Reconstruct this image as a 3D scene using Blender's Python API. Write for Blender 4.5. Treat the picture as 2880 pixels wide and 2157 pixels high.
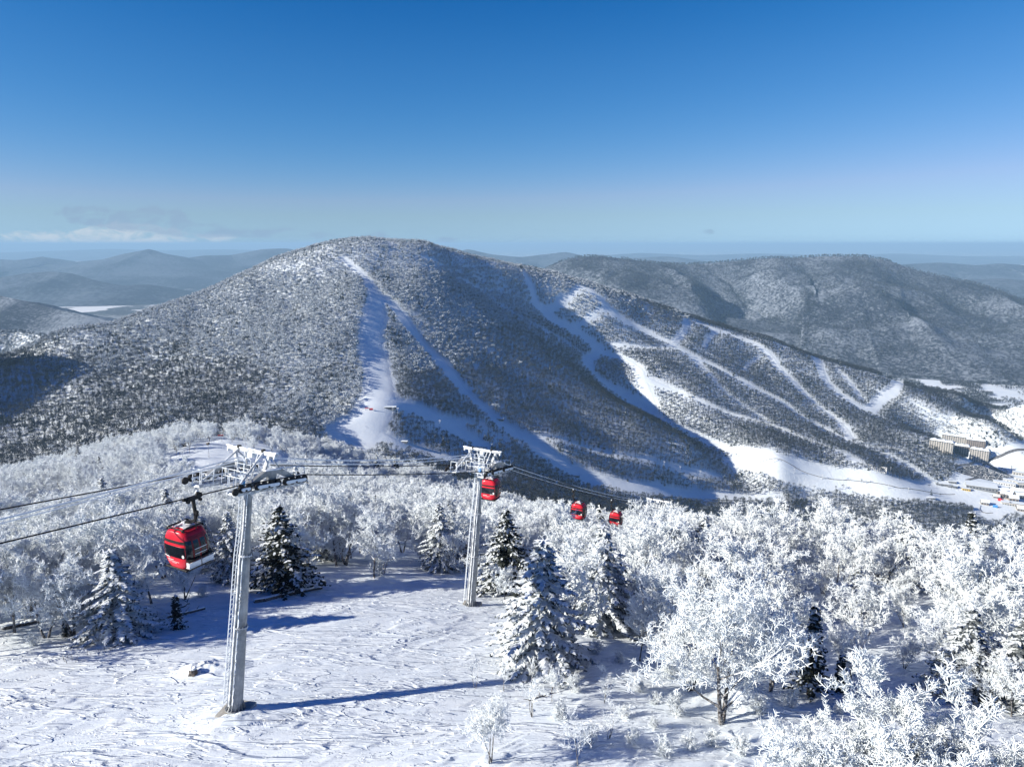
import bpy, bmesh, math, random
import numpy as np
from math import radians, sin, cos, tan, pi, sqrt
from mathutils import Vector, Matrix, Quaternion

for o in list(bpy.data.objects):
    bpy.data.objects.remove(o, do_unlink=True)
random.seed(11)
RNG = np.random.default_rng(11)
sc = bpy.context.scene
COL = sc.collection

# ------------------------------------------------------------------ camera
F = 705.0                      # focal length in pixels of a 1024 wide frame
PITCH = radians(11.2)
cam = bpy.data.cameras.new("camera")
cam.sensor_width = 36.0
cam.lens = F / 1024 * 36.0
cam.clip_start = 0.5
cam.clip_end = 300000.0
camo = bpy.data.objects.new("camera", cam)
COL.objects.link(camo)
camo.location = (0, 0, 0)
camo.rotation_euler = (pi / 2 - PITCH, 0, 0)
sc.camera = camo

# ------------------------------------------------------------------ light
SUN_EL = radians(25.5)
SUN_AZ_VEC = Vector((-0.955, -0.295, 0)).normalized()      # horizontal direction towards the sun
SUN_DIR = Vector((SUN_AZ_VEC.x * cos(SUN_EL), SUN_AZ_VEC.y * cos(SUN_EL), sin(SUN_EL)))
sun = bpy.data.lights.new("sun", 'SUN')
sun.energy = 5.0
sun.angle = radians(0.5)
sun.color = (1.0, 0.93, 0.80)
suno = bpy.data.objects.new("sun", sun)
COL.objects.link(suno)
suno.rotation_euler = SUN_DIR.to_track_quat('Z', 'Y').to_euler()
suno.location = SUN_DIR * 200

world = bpy.data.worlds.new("World")
sc.world = world
world.use_nodes = True
wn = world.node_tree.nodes
wl = world.node_tree.links
wn.clear()
w_out = wn.new('ShaderNodeOutputWorld')
w_bg = wn.new('ShaderNodeBackground')
w_bg.inputs['Strength'].default_value = 0.10
w_sky = wn.new('ShaderNodeTexSky')
w_sky.sky_type = 'NISHITA'
w_sky.sun_disc = False
w_sky.sun_elevation = SUN_EL
w_sky.sun_rotation = math.atan2(SUN_AZ_VEC.x, SUN_AZ_VEC.y)
w_sky.altitude = 900
w_sky.air_density = 1.0
w_sky.dust_density = 0.05
w_sky.ozone_density = 2.5
# deep winter blue: a per-channel grading of the sky colour
w_sep = wn.new('ShaderNodeSeparateColor')
w_com = wn.new('ShaderNodeCombineColor')
wl.new(w_sky.outputs[0], w_sep.inputs[0])
SKY_GAIN = (0.0577, 0.304, 0.726)
SKY_POW = (2.406, 1.354, 1.04)
for i, ch in enumerate(('Red', 'Green', 'Blue')):
    pw = wn.new('ShaderNodeMath'); pw.operation = 'POWER'
    pw.inputs[1].default_value = SKY_POW[i]
    ml = wn.new('ShaderNodeMath'); ml.operation = 'MULTIPLY'
    ml.inputs[1].default_value = SKY_GAIN[i]
    wl.new(w_sep.outputs[ch], pw.inputs[0])
    wl.new(pw.outputs[0], ml.inputs[0])
    wl.new(ml.outputs[0], w_com.inputs[ch])
# the red channel never passes the green one: no dusk tint over the horizon
# soft shoulder so the glow over the horizon never burns out
w_com_in = wn.new('ShaderNodeCombineColor')
w_sep0 = wn.new('ShaderNodeSeparateColor'); wl.new(w_com.outputs[0], w_sep0.inputs[0])
for ch_, cap_, gn_ in (('Red', 3.6, 1.22), ('Green', 6.3, 1.10), ('Blue', 13.0, 1.06)):
    m1 = wn.new('ShaderNodeMath'); m1.operation = 'MULTIPLY'; m1.inputs[1].default_value = -gn_ / cap_
    m2 = wn.new('ShaderNodeMath'); m2.operation = 'EXPONENT'
    m3 = wn.new('ShaderNodeMath'); m3.operation = 'MULTIPLY_ADD'; m3.inputs[1].default_value = -cap_; m3.inputs[2].default_value = cap_
    wl.new(w_sep0.outputs[ch_], m1.inputs[0]); wl.new(m1.outputs[0], m2.inputs[0]); wl.new(m2.outputs[0], m3.inputs[0]); wl.new(m3.outputs[0], w_com_in.inputs[ch_])
w_sep2 = wn.new('ShaderNodeSeparateColor'); wl.new(w_com_in.outputs[0], w_sep2.inputs[0])
w_gm = wn.new('ShaderNodeMath'); w_gm.operation = 'MULTIPLY'; w_gm.inputs[1].default_value = 0.64
wl.new(w_sep2.outputs['Green'], w_gm.inputs[0])
w_mn = wn.new('ShaderNodeMath'); w_mn.operation = 'MINIMUM'
wl.new(w_sep2.outputs['Red'], w_mn.inputs[0]); wl.new(w_gm.outputs[0], w_mn.inputs[1])
w_bm = wn.new('ShaderNodeMath'); w_bm.operation = 'MULTIPLY'; w_bm.inputs[1].default_value = 1.30
wl.new(w_sep2.outputs['Green'], w_bm.inputs[0])
w_mx = wn.new('ShaderNodeMath'); w_mx.operation = 'MAXIMUM'
wl.new(w_sep2.outputs['Blue'], w_mx.inputs[0]); wl.new(w_bm.outputs[0], w_mx.inputs[1])
w_com2 = wn.new('ShaderNodeCombineColor')
wl.new(w_mn.outputs[0], w_com2.inputs['Red']); wl.new(w_sep2.outputs['Green'], w_com2.inputs['Green']); wl.new(w_mx.outputs[0], w_com2.inputs['Blue'])
# thin cold air: the sky goes on deepening towards the zenith
w_tc = wn.new('ShaderNodeTexCoord')
w_xyz = wn.new('ShaderNodeSeparateXYZ'); wl.new(w_tc.outputs['Generated'], w_xyz.inputs[0])
w_mr = wn.new('ShaderNodeMapRange'); w_mr.interpolation_type = 'SMOOTHSTEP'
w_mr.inputs['From Min'].default_value = 0.21; w_mr.inputs['From Max'].default_value = 0.48
w_mr.inputs['To Min'].default_value = 1.0; w_mr.inputs['To Max'].default_value = 0.06
wl.new(w_xyz.outputs['Z'], w_mr.inputs['Value'])
w_att = wn.new('ShaderNodeCombineXYZ')
for i_, p_ in enumerate((1.7, 0.27, 0.10)):
    pw = wn.new('ShaderNodeMath'); pw.operation = 'POWER'; pw.inputs[1].default_value = p_
    wl.new(w_mr.outputs[0], pw.inputs[0]); wl.new(pw.outputs[0], w_att.inputs[i_])
w_vm = wn.new('ShaderNodeVectorMath'); w_vm.operation = 'MULTIPLY'
wl.new(w_com2.outputs[0], w_vm.inputs[0]); wl.new(w_att.outputs[0], w_vm.inputs[1])
W_SKYCOL = w_vm.outputs[0]


def w_math(op, a, b=None, c=None):
    n = wn.new('ShaderNodeMath'); n.operation = op
    for k, v in enumerate((a, b, c)):
        if v is None: continue
        if isinstance(v, (int, float)): n.inputs[k].default_value = v
        else: wl.new(v, n.inputs[k])
    return n.outputs[0]


# a few thin wisps of cloud low over the far hills (by direction)
w_a = w_math('DIVIDE', w_xyz.outputs['X'], w_xyz.outputs['Y'])
w_e = w_math('DIVIDE', w_xyz.outputs['Z'], w_xyz.outputs['Y'])
w_cv = wn.new('ShaderNodeCombineXYZ')
wl.new(w_math('MULTIPLY', w_a, 27.0), w_cv.inputs[0]); wl.new(w_math('MULTIPLY', w_e, 58.0), w_cv.inputs[1])
w_no = wn.new('ShaderNodeTexNoise'); w_no.inputs['Scale'].default_value = 1.0; w_no.inputs['Detail'].default_value = 7
w_no.inputs['Roughness'].default_value = 0.6; w_no.inputs['Distortion'].default_value = 0.9
wl.new(w_cv.outputs[0], w_no.inputs['Vector'])
w_front = w_math('GREATER_THAN', w_xyz.outputs['Y'], 0.0)


def w_blobs(lst):
    tot = None
    for a0, e0, wa, we, amp in lst:
        q = w_math('ADD', w_math('POWER', w_math('ABSOLUTE', w_math('DIVIDE', w_math('SUBTRACT', w_a, a0), wa)), 2.0),
                   w_math('POWER', w_math('ABSOLUTE', w_math('DIVIDE', w_math('SUBTRACT', w_e, e0), we)), 2.0))
        g = w_math('MULTIPLY', w_math('EXPONENT', w_math('MULTIPLY', q, -1.0)), amp)
        tot = g if tot is None else w_math('ADD', tot, g)
    return w_math('MULTIPLY', tot, w_front)


w_grey = w_blobs([(-0.590, 0.042, 0.040, 0.011, 1.5), (-0.55, 0.030, 0.05, 0.012, 1.5), (-0.488, 0.036, 0.040, 0.016, 1.5), (-0.435, 0.018, 0.06, 0.012, 1.5), (-0.355, 0.013, 0.026, 0.007, 1.3), (-0.262, 0.011, 0.026, 0.007, 1.3),
                  (-0.19, 0.011, 0.022, 0.007, 1.2), (-0.09, 0.005, 0.020, 0.005, 1.3), (0.275, 0.017, 0.016, 0.006, 0.9), (-0.31, 0.020, 0.02, 0.005, 0.8)])
w_cream = w_blobs([(-0.53, 0.018, 0.075, 0.012, 1.6), (-0.66, 0.006, 0.14, 0.012, 1.1), (-0.45, 0.006, 0.10, 0.009, 1.2)])


def w_cover(mask, lo, hi, top):
    v = w_math('ADD', w_no.outputs['Fac'], w_math('MULTIPLY', w_math('SUBTRACT', w_math('MINIMUM', mask, 1.0), 1.0), 0.42))
    r = wn.new('ShaderNodeMapRange'); r.interpolation_type = 'SMOOTHSTEP'
    r.inputs['From Min'].default_value = lo; r.inputs['From Max'].default_value = hi; r.inputs['To Max'].default_value = top
    wl.new(v, r.inputs['Value'])
    return r.outputs[0]


def w_mix(col, fac, rgb):
    m_ = wn.new('ShaderNodeMix'); m_.data_type = 'RGBA'
    wl.new(fac, m_.inputs[0]); wl.new(col, m_.inputs[6]); m_.inputs[7].default_value = (*rgb, 1)
    return m_.outputs[2]


W_SKYCOL = w_mix(W_SKYCOL, w_cover(w_cream, 0.34, 0.62, 0.72), (4.1, 4.4, 4.7))
W_SKYCOL = w_mix(W_SKYCOL, w_cover(w_grey, 0.33, 0.56, 0.74), (1.75, 2.55, 3.6))
wl.new(W_SKYCOL, w_bg.inputs['Color'])
wl.new(w_bg.outputs[0], w_out.inputs['Surface'])

sc.view_settings.view_transform = 'Standard'
sc.view_settings.look = 'None'
sc.view_settings.gamma = 1.0
sc.view_settings.exposure = 0.75
sc.render.engine = 'CYCLES'
sc.cycles.use_denoising = True
sc.cycles.max_bounces = 6
sc.cycles.diffuse_bounces = 2
sc.cycles.glossy_bounces = 2
sc.cycles.transmission_bounces = 2
sc.cycles.volume_bounces = 0
sc.cycles.transparent_max_bounces = 8

# ------------------------------------------------------------------ helpers
CP, SP = cos(PITCH), sin(PITCH)


def ray(px, py):
    """direction of a pixel, scaled so that its forward (y) component is 1"""
    u = (px - 512) / F
    v = (383 - py) / F
    y = CP + v * SP
    return np.array([u / y, 1.0, (-SP + v * CP) / y])


def P(px, py, d):
    return ray(px, py) * d


def project(x, y, z):
    dep = y * CP - z * SP
    u = x / dep
    v = (y * SP + z * CP) / dep
    return 512 + F * u, 383 - F * v


def set_props(o, label=None, cat=None, group=None, kind=None):
    if label: o['label'] = label
    if cat: o['category'] = cat
    if group: o['group'] = group
    if kind: o['kind'] = kind
    return o


def empty(name, loc, rot=(0, 0, 0), **kw):
    o = bpy.data.objects.new(name, None)
    o.empty_display_size = 0.5
    o.location = loc
    o.rotation_euler = rot
    COL.objects.link(o)
    set_props(o, **kw)
    return o


def np_mesh(name, verts, faces, mats=(), matidx=None, smooth=False):
    """verts (n,3); faces: list of arrays, each (m,k) of the same corner count"""
    me = bpy.data.meshes.new(name)
    verts = np.asarray(verts, dtype=np.float32)
    faces = [np.asarray(f, dtype=np.int32) for f in faces if len(f)]
    nl = sum(f.size for f in faces)
    nf = sum(len(f) for f in faces)
    me.vertices.add(len(verts)); me.loops.add(nl); me.polygons.add(nf)
    me.vertices.foreach_set('co', verts.ravel())
    me.loops.foreach_set('vertex_index', np.concatenate([f.ravel() for f in faces]))
    starts, off = [], 0
    for f in faces:
        k = f.shape[1]
        starts.append(off + np.arange(len(f)) * k)
        off += f.size
    me.polygons.foreach_set('loop_start', np.concatenate(starts).astype(np.int32))
    for m in mats:
        me.materials.append(m)
    if matidx is not None:
        me.polygons.foreach_set('material_index', np.asarray(matidx, dtype=np.int32))
    if smooth:
        me.polygons.foreach_set('use_smooth', np.ones(nf, dtype=bool))
    me.update(calc_edges=True)
    return me


def obj(name, me, parent=None, loc=(0, 0, 0), rot=(0, 0, 0), **kw):
    o = bpy.data.objects.new(name, me)
    o.location = loc
    o.rotation_euler = rot
    if parent is not None:
        o.parent = parent
    COL.objects.link(o)
    set_props(o, **kw)
    return o


class MB:
    """collects boxes, tubes and prisms into one mesh"""

    def __init__(self):
        self.v, self.f, self.m = [], [], []

    def add(self, vs, fs, mi=0):
        o = len(self.v)
        self.v += [tuple(p) for p in vs]
        self.f += [tuple(i + o for i in f) for f in fs]
        self.m += [mi] * len(fs)

    def box(self, c, s, rot=None, mi=0, taper=(1, 1)):
        x, y, z = s[0] / 2, s[1] / 2, s[2] / 2
        vs = [Vector((sx * x * (taper[0] if sz > 0 else 1), sy * y * (taper[1] if sz > 0 else 1), sz * z))
              for sz in (-1, 1) for sy in (-1, 1) for sx in (-1, 1)]
        if rot is not None:
            vs = [rot @ v for v in vs]
        vs = [v + Vector(c) for v in vs]
        self.add(vs, [(0, 2, 3, 1), (4, 5, 7, 6), (0, 1, 5, 4), (2, 6, 7, 3), (0, 4, 6, 2), (1, 3, 7, 5)], mi)

    def tube(self, p0, p1, r0, r1=None, n=6, mi=0, cap=True):
        p0, p1 = Vector(p0), Vector(p1)
        r1 = r0 if r1 is None else r1
        d = (p1 - p0)
        if d.length < 1e-6: return
        d.normalize()
        a = d.orthogonal().normalized()
        b = d.cross(a)
        vs = []
        for p, r in ((p0, r0), (p1, r1)):
            for k in range(n):
                t = 2 * pi * k / n
                vs.append(p + a * (r * cos(t)) + b * (r * sin(t)))
        fs = [(k, (k + 1) % n, n + (k + 1) % n, n + k) for k in range(n)]
        if cap:
            fs += [tuple(range(n - 1, -1, -1)), tuple(range(n, 2 * n))]
        self.add(vs, fs, mi)

    def path(self, pts, r, n=6, mi=0):
        for a, b in zip(pts[:-1], pts[1:]):
            self.tube(a, b, r, r, n, mi)

    def beam(self, p0, p1, w, h, mi=0, up=(0, 0, 1)):
        """rectangular bar between two points"""
        p0, p1 = Vector(p0), Vector(p1)
        d = p1 - p0
        L = d.length
        d.normalize()
        up = Vector(up)
        s = d.cross(up)
        if s.length < 1e-4: s = d.orthogonal()
        s.normalize()
        u = s.cross(d)
        R = Matrix((s, d, u)).transposed()
        self.box((p0 + p1) / 2, (w, L, h), R, mi)

    def lathe(self, prof, c=(0, 0, 0), n=16, mi=0, axis=None):
        """prof: list of (r,z)"""
        R = axis if axis is not None else Matrix.Identity(3)
        vs = []
        for r, z in prof:
            for k in range(n):
                t = 2 * pi * k / n
                vs.append(R @ Vector((r * cos(t), r * sin(t), z)) + Vector(c))
        fs = []
        for j in range(len(prof) - 1):
            for k in range(n):
                fs.append((j * n + k, j * n + (k + 1) % n, (j + 1) * n + (k + 1) % n, (j + 1) * n + k))
        fs.append(tuple(range(n - 1, -1, -1)))
        fs.append(tuple((len(prof) - 1) * n + k for k in range(n)))
        self.add(vs, fs, mi)

    def prism(self, poly, z0, z1, frame=None, mi=0):
        """2-D outline (x,y) extruded from z0 to z1; frame maps local xyz to the mesh"""
        n = len(poly)
        vs = [Vector((x, y, z0)) for x, y in poly] + [Vector((x, y, z1)) for x, y in poly]
        if frame is not None:
            vs = [frame @ v for v in vs]
        fs = [(k, (k + 1) % n, n + (k + 1) % n, n + k) for k in range(n)]
        fs += [tuple(range(n - 1, -1, -1)), tuple(range(n, 2 * n))]
        self.add(vs, fs, mi)

    def mesh(self, name, mats, smooth=False, bevel=0.0):
        me = bpy.data.meshes.new(name)
        me.from_pydata([tuple(v) for v in self.v], [], self.f)
        for m in (mats if isinstance(mats, (list, tuple)) else [mats]):
            me.materials.append(m)
        me.polygons.foreach_set('material_index', self.m)
        bm = bmesh.new(); bm.from_mesh(me)
        bmesh.ops.recalc_face_normals(bm, faces=bm.faces)
        if bevel > 0:
            bmesh.ops.bevel(bm, geom=[e for e in bm.edges if len(e.link_faces) == 2 and e.calc_face_angle(0) > 0.6],
                            offset=bevel, segments=1, affect='EDGES', profile=0.5)
        bm.to_mesh(me); bm.free()
        if smooth:
            me.polygons.foreach_set('use_smooth', [True] * len(me.polygons))
        me.update()
        return me

    def build(self, name, mats, parent=None, loc=(0, 0, 0), rot=(0, 0, 0), smooth=False, bevel=0.0, **kw):
        return obj(name, self.mesh(name, mats, smooth, bevel), parent, loc, rot, **kw)


# ------------------------------------------------------------------ noise
_perm = np.random.default_rng(5).permutation(512).astype(np.int64)
_gr = np.random.default_rng(6).uniform(0, 2 * pi, 512)
_gx, _gy = np.cos(_gr), np.sin(_gr)


def perlin(x, y, seed=0):
    x = np.asarray(x, dtype=np.float64); y = np.asarray(y, dtype=np.float64)
    xi = np.floor(x).astype(np.int64); yi = np.floor(y).astype(np.int64)
    xf = x - xi; yf = y - yi
    u = xf * xf * xf * (xf * (xf * 6 - 15) + 10)
    v = yf * yf * yf * (yf * (yf * 6 - 15) + 10)

    def g(ix, iy, fx, fy):
        h = _perm[(_perm[(ix + seed * 37) & 511] + iy) & 511]
        return _gx[h] * fx + _gy[h] * fy
    a = g(xi, yi, xf, yf); b = g(xi + 1, yi, xf - 1, yf)
    c = g(xi, yi + 1, xf, yf - 1); d = g(xi + 1, yi + 1, xf - 1, yf - 1)
    return (a + u * (b - a) + v * ((c + u * (d - c)) - (a + u * (b - a)))) * 1.5


def fbm(x, y, oct=4, seed=0, gain=0.5):
    s = 0; a = 1.0; f = 1.0
    for i in range(oct):
        s = s + a * perlin(x * f, y * f, seed + i)
        a *= gain; f *= 2.03
    return s


def sstep(a, b, x):
    t = np.clip((x - a) / (b - a), 0, 1)
    return t * t * (3 - 2 * t)
# ------------------------------------------------------------------ materials


def new_mat(name):
    m = bpy.data.materials.new(name)
    m.use_nodes = True
    nt = m.node_tree
    b = nt.nodes['Principled BSDF']
    b.inputs['Specular IOR Level'].default_value = 0.2
    b.inputs['Roughness'].default_value = 0.7
    return m, nt, b


def noise_node(nt, scale, detail=3, rough=0.55, vec=None, dim='3D'):
    n = nt.nodes.new('ShaderNodeTexNoise')
    n.inputs['Scale'].default_value = scale
    n.inputs['Detail'].default_value = detail
    n.inputs['Roughness'].default_value = rough
    if vec is None:
        g = nt.nodes.new('ShaderNodeNewGeometry')
        vec = g.outputs['Position']
    nt.links.new(vec, n.inputs['Vector'])
    return n


def ramp(nt, fac, stops, interp='LINEAR'):
    r = nt.nodes.new('ShaderNodeValToRGB')
    r.color_ramp.interpolation = interp
    els = r.color_ramp.elements
    while len(els) > 1:
        els.remove(els[-1])
    els[0].position = stops[0][0]; els[0].color = (*stops[0][1], 1)
    for p, c in stops[1:]:
        e = els.new(p); e.color = (*c, 1)
    nt.links.new(fac, r.inputs['Fac'])
    return r


def noisy(name, c0, c1, scale=2.0, rough=0.7, metal=0.0, bump=0.0, bscale=None, lo=0.35, hi=0.65, spec=0.2, obj_space=True):
    """two-tone procedural colour with optional bump"""
    m, nt, b = new_mat(name)
    vec = None
    if obj_space:
        tc = nt.nodes.new('ShaderNodeTexCoord'); vec = tc.outputs['Object']
    n = noise_node(nt, scale, 4, 0.6, vec)
    r = ramp(nt, n.outputs['Fac'], [(lo, c0), (hi, c1)])
    nt.links.new(r.outputs['Color'], b.inputs['Base Color'])
    b.inputs['Roughness'].default_value = rough
    b.inputs['Metallic'].default_value = metal
    b.inputs['Specular IOR Level'].default_value = spec
    if bump:
        n2 = noise_node(nt, bscale or scale * 4, 3, 0.6, vec)
        bp = nt.nodes.new('ShaderNodeBump')
        bp.inputs['Strength'].default_value = bump
        bp.inputs['Distance'].default_value = 0.02
        nt.links.new(n2.outputs['Fac'], bp.inputs['Height'])
        nt.links.new(bp.outputs['Normal'], b.inputs['Normal'])
    return m


SNOWC = (0.86, 0.87, 0.88)
M = {}
# ---- wind-packed snow of the slope in front
m, nt, b = new_mat('wind_packed_snow')
g = nt.nodes.new('ShaderNodeNewGeometry')
n1 = noise_node(nt, 0.5, 5, 0.6, g.outputs['Position'])
r1 = ramp(nt, n1.outputs['Fac'], [(0.3, (0.74, 0.82, 0.90)), (0.7, (0.83, 0.89, 0.94))])
nt.links.new(r1.outputs['Color'], b.inputs['Base Color'])
b.inputs['Roughness'].default_value = 0.6
def carved(sx, sy, edge, w, seed):
    """wind scarps: the edges of a stretched noise, rising slowly and dropping abruptly"""
    mp = nt.nodes.new('ShaderNodeMapping')
    mp.inputs['Rotation'].default_value = (0, 0, radians(-34))
    mp.inputs['Scale'].default_value = (sx, sy, 0.3)
    mp.inputs['Location'].default_value = (seed * 3.7, seed * 1.9, 0)
    nt.links.new(g.outputs['Position'], mp.inputs['Vector'])
    n = nt.nodes.new('ShaderNodeTexNoise'); n.inputs['Scale'].default_value = 1.0; n.inputs['Detail'].default_value = 3.5; n.inputs['Roughness'].default_value = 0.5; n.inputs['Distortion'].default_value = 0.5
    nt.links.new(mp.outputs['Vector'], n.inputs['Vector'])
    r = ramp(nt, n.outputs['Fac'], [(edge - 0.10, (0.12, 0.12, 0.12)), (edge - 0.012, (0, 0, 0)), (edge + 0.012, (w, w, w)), (edge + 0.16, (0.12, 0.12, 0.12))])
    return r.outputs['Color']


def addn(a, b, f=1.0):
    q = nt.nodes.new('ShaderNodeMath'); q.operation = 'MULTIPLY_ADD'
    nt.links.new(b, q.inputs[0]); q.inputs[1].default_value = f; nt.links.new(a, q.inputs[2])
    return q.outputs[0]


c1 = carved(0.22, 0.85, 0.56, 1.0, 0)
c2 = carved(0.55, 1.9, 0.58, 1.0, 2)
c3 = carved(0.10, 0.42, 0.55, 1.0, 5)
c4 = carved(1.3, 4.0, 0.60, 1.0, 7)
n3 = noise_node(nt, 7.0, 4, 0.6, g.outputs['Position'])
hh = addn(addn(addn(addn(c3, c1, 0.8), c2, 0.5), c4, 0.22), n3.outputs['Fac'], 0.10)
bp = nt.nodes.new('ShaderNodeBump'); bp.inputs['Strength'].default_value = 0.75; bp.inputs['Distance'].default_value = 0.16
nt.links.new(hh, bp.inputs['Height']); nt.links.new(bp.outputs['Normal'], b.inputs['Normal'])
M['snow_near'] = m

# ---- snow under the mountain woods
m, nt, b = new_mat('mountain_snow')
n1 = noise_node(nt, 0.02, 6, 0.65)
r1 = ramp(nt, n1.outputs['Fac'], [(0.3, (0.72, 0.80, 0.88)), (0.65, (0.83, 0.89, 0.94))])
nt.links.new(r1.outputs['Color'], b.inputs['Base Color'])
n2 = noise_node(nt, 0.12, 4, 0.6)
bp = nt.nodes.new('ShaderNodeBump'); bp.inputs['Strength'].default_value = 0.5; bp.inputs['Distance'].default_value = 2.0
nt.links.new(n2.outputs['Fac'], bp.inputs['Height']); nt.links.new(bp.outputs['Normal'], b.inputs['Normal'])
M['snow_mtn'] = m

# ---- groomed piste
m, nt, b = new_mat('groomed_snow')
n1 = noise_node(nt, 0.05, 5, 0.6)
r1 = ramp(nt, n1.outputs['Fac'], [(0.3, (0.74, 0.82, 0.90)), (0.7, (0.83, 0.89, 0.94))])
nt.links.new(r1.outputs['Color'], b.inputs['Base Color'])
n2 = noise_node(nt, 0.2, 5, 0.65)
bp = nt.nodes.new('ShaderNodeBump'); bp.inputs['Strength'].default_value = 0.35; bp.inputs['Distance'].default_value = 1.0
nt.links.new(n2.outputs['Fac'], bp.inputs['Height']); nt.links.new(bp.outputs['Normal'], b.inputs['Normal'])
M['piste'] = m


# ---- distant wooded hillside: bare wood over snow, seen as a fine mottle
def wood_mat(name, s, dark, light, fields=None, lo=0.42, hi=0.66, big=0.0015):
    m, nt, b = new_mat(name)
    g = nt.nodes.new('ShaderNodeNewGeometry')
    n1 = noise_node(nt, s, 3, 0.7, g.outputs['Position'])
    n2 = noise_node(nt, big, 5, 0.6, g.outputs['Position'])
    ad = nt.nodes.new('ShaderNodeMath'); ad.operation = 'MULTIPLY_ADD'
    nt.links.new(n2.outputs['Fac'], ad.inputs[0]); ad.inputs[1].default_value = 0.9
    sb = nt.nodes.new('ShaderNodeMath'); sb.operation = 'SUBTRACT'; sb.inputs[1].default_value = 0.45
    nt.links.new(n1.outputs['Fac'], sb.inputs[0]); nt.links.new(sb.outputs[0], ad.inputs[2])
    r = ramp(nt, ad.outputs[0], [(lo, dark), (hi, light)])
    col = r.outputs['Color']
    if fields:
        n3 = noise_node(nt, fields[0], 4, 0.6, g.outputs['Position'])
        rf = ramp(nt, n3.outputs['Fac'], [(fields[1], (0, 0, 0)), (fields[1] + 0.03, (1, 1, 1))])
        mx = nt.nodes.new('ShaderNodeMix'); mx.data_type = 'RGBA'
        nt.links.new(rf.outputs['Color'], mx.inputs[0])
        nt.links.new(col, mx.inputs[6]); mx.inputs[7].default_value = (0.84, 0.85, 0.86, 1)
        col = mx.outputs[2]
    nt.links.new(col, b.inputs['Base Color'])
    b.inputs['Roughness'].default_value = 0.9
    bp = nt.nodes.new('ShaderNodeBump'); bp.inputs['Strength'].default_value = 0.7; bp.inputs['Distance'].default_value = 6.0
    nt.links.new(n1.outputs['Fac'], bp.inputs['Height']); nt.links.new(bp.outputs['Normal'], b.inputs['Normal'])
    return m


M['wood_far'] = wood_mat('wooded_hillside', 0.06, (0.030, 0.038, 0.055), (0.22, 0.25, 0.30))
M['wood_range'] = wood_mat('wooded_range', 0.02, (0.025, 0.032, 0.048), (0.11, 0.13, 0.165))
M['valley'] = wood_mat('valley_fields', 0.02, (0.06, 0.063, 0.07), (0.30, 0.31, 0.32), fields=(0.0016, 0.49))

# ---- frost, bark, needles
m, nt, b = new_mat('hoarfrost')
tc = nt.nodes.new('ShaderNodeTexCoord')
n1 = noise_node(nt, 2.3, 3, 0.6, tc.outputs['Object'])
r1 = ramp(nt, n1.outputs['Fac'], [(0.18, (0.55, 0.60, 0.65)), (0.32, (0.83, 0.89, 0.94)), (0.6, (0.88, 0.94, 0.98))])
nt.links.new(r1.outputs['Color'], b.inputs['Base Color'])
b.inputs['Roughness'].default_value = 0.8
M['frost'] = m
M['frost_thick'] = noisy('thick_rime', (0.84, 0.90, 0.95), (0.89, 0.95, 0.985), 6, 0.8, bump=0.5)
M['bark'] = noisy('frosted_bark', (0.05, 0.046, 0.046), (0.55, 0.55, 0.56), 5, 0.9, bump=0.6, lo=0.42, hi=0.72)
M['bark_dark'] = noisy('dark_bark', (0.03, 0.025, 0.022), (0.10, 0.085, 0.075), 6, 0.9, bump=0.6)
M['needle'] = noisy('spruce_needles', (0.012, 0.017, 0.016), (0.034, 0.042, 0.038), 3, 0.8)
M['needle_pale'] = noisy('lightly_rimed_needles', (0.035, 0.045, 0.048), (0.20, 0.225, 0.245), 2.5, 0.8)
M['needle_frost'] = noisy('rimed_needles', (0.58, 0.63, 0.68), (0.84, 0.90, 0.95), 4, 0.8)
M['twig_bare'] = noisy('bare_twigs', (0.018, 0.022, 0.028), (0.058, 0.065, 0.078), 1.5, 0.9)
M['frost_far'] = noisy('frosted_twigs', (0.32, 0.36, 0.41), (0.74, 0.80, 0.87), 0.5, 0.9)
M['twig_grey'] = noisy('lightly_frosted_twigs', (0.036, 0.043, 0.055), (0.14, 0.158, 0.19), 1.0, 0.9)
M['twig_brown'] = noisy('brown_twigs', (0.012, 0.015, 0.019), (0.036, 0.039, 0.046), 1.5, 0.9)
# ---- metal and machines
M['galv'] = noisy('galvanised_steel', (0.20, 0.215, 0.23), (0.38, 0.40, 0.42), 1.4, 0.45, 0.35, bump=0.15, spec=0.4)
M['galv_frost'] = noisy('frosted_steel', (0.30, 0.32, 0.35), (0.74, 0.78, 0.82), 2.2, 0.7, 0.0, bump=0.3, lo=0.38, hi=0.6)
M['rime'] = noisy('rime_ice', (0.78, 0.84, 0.90), (0.86, 0.91, 0.95), 5, 0.8, bump=0.6)
M['sheave'] = noisy('rubber_and_grease', (0.012, 0.012, 0.013), (0.035, 0.035, 0.037), 8, 0.6)
M['sheave_rim'] = noisy('worn_sheave_rim', (0.10, 0.10, 0.10), (0.55, 0.55, 0.56), 3, 0.5, 0.2)
M['cable'] = noisy('steel_rope', (0.014, 0.014, 0.015), (0.04, 0.04, 0.042), 5, 0.55, 0.3)
M['red'] = noisy('red_paint', (0.55, 0.012, 0.028), (0.66, 0.022, 0.042), 1.5, 0.30, spec=0.5)
M['red_dk'] = noisy('dark_red_frame', (0.22, 0.010, 0.016), (0.32, 0.016, 0.024), 2, 0.4, spec=0.4)
M['glass'] = noisy('tinted_acrylic', (0.006, 0.008, 0.012), (0.014, 0.018, 0.026), 0.8, 0.08, spec=0.6)
M['black'] = noisy('black_plastic', (0.010, 0.010, 0.011), (0.025, 0.025, 0.027), 5, 0.55)
M['white'] = noisy('white_paint', (0.74, 0.74, 0.74), (0.82, 0.82, 0.82), 3, 0.4)
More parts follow.
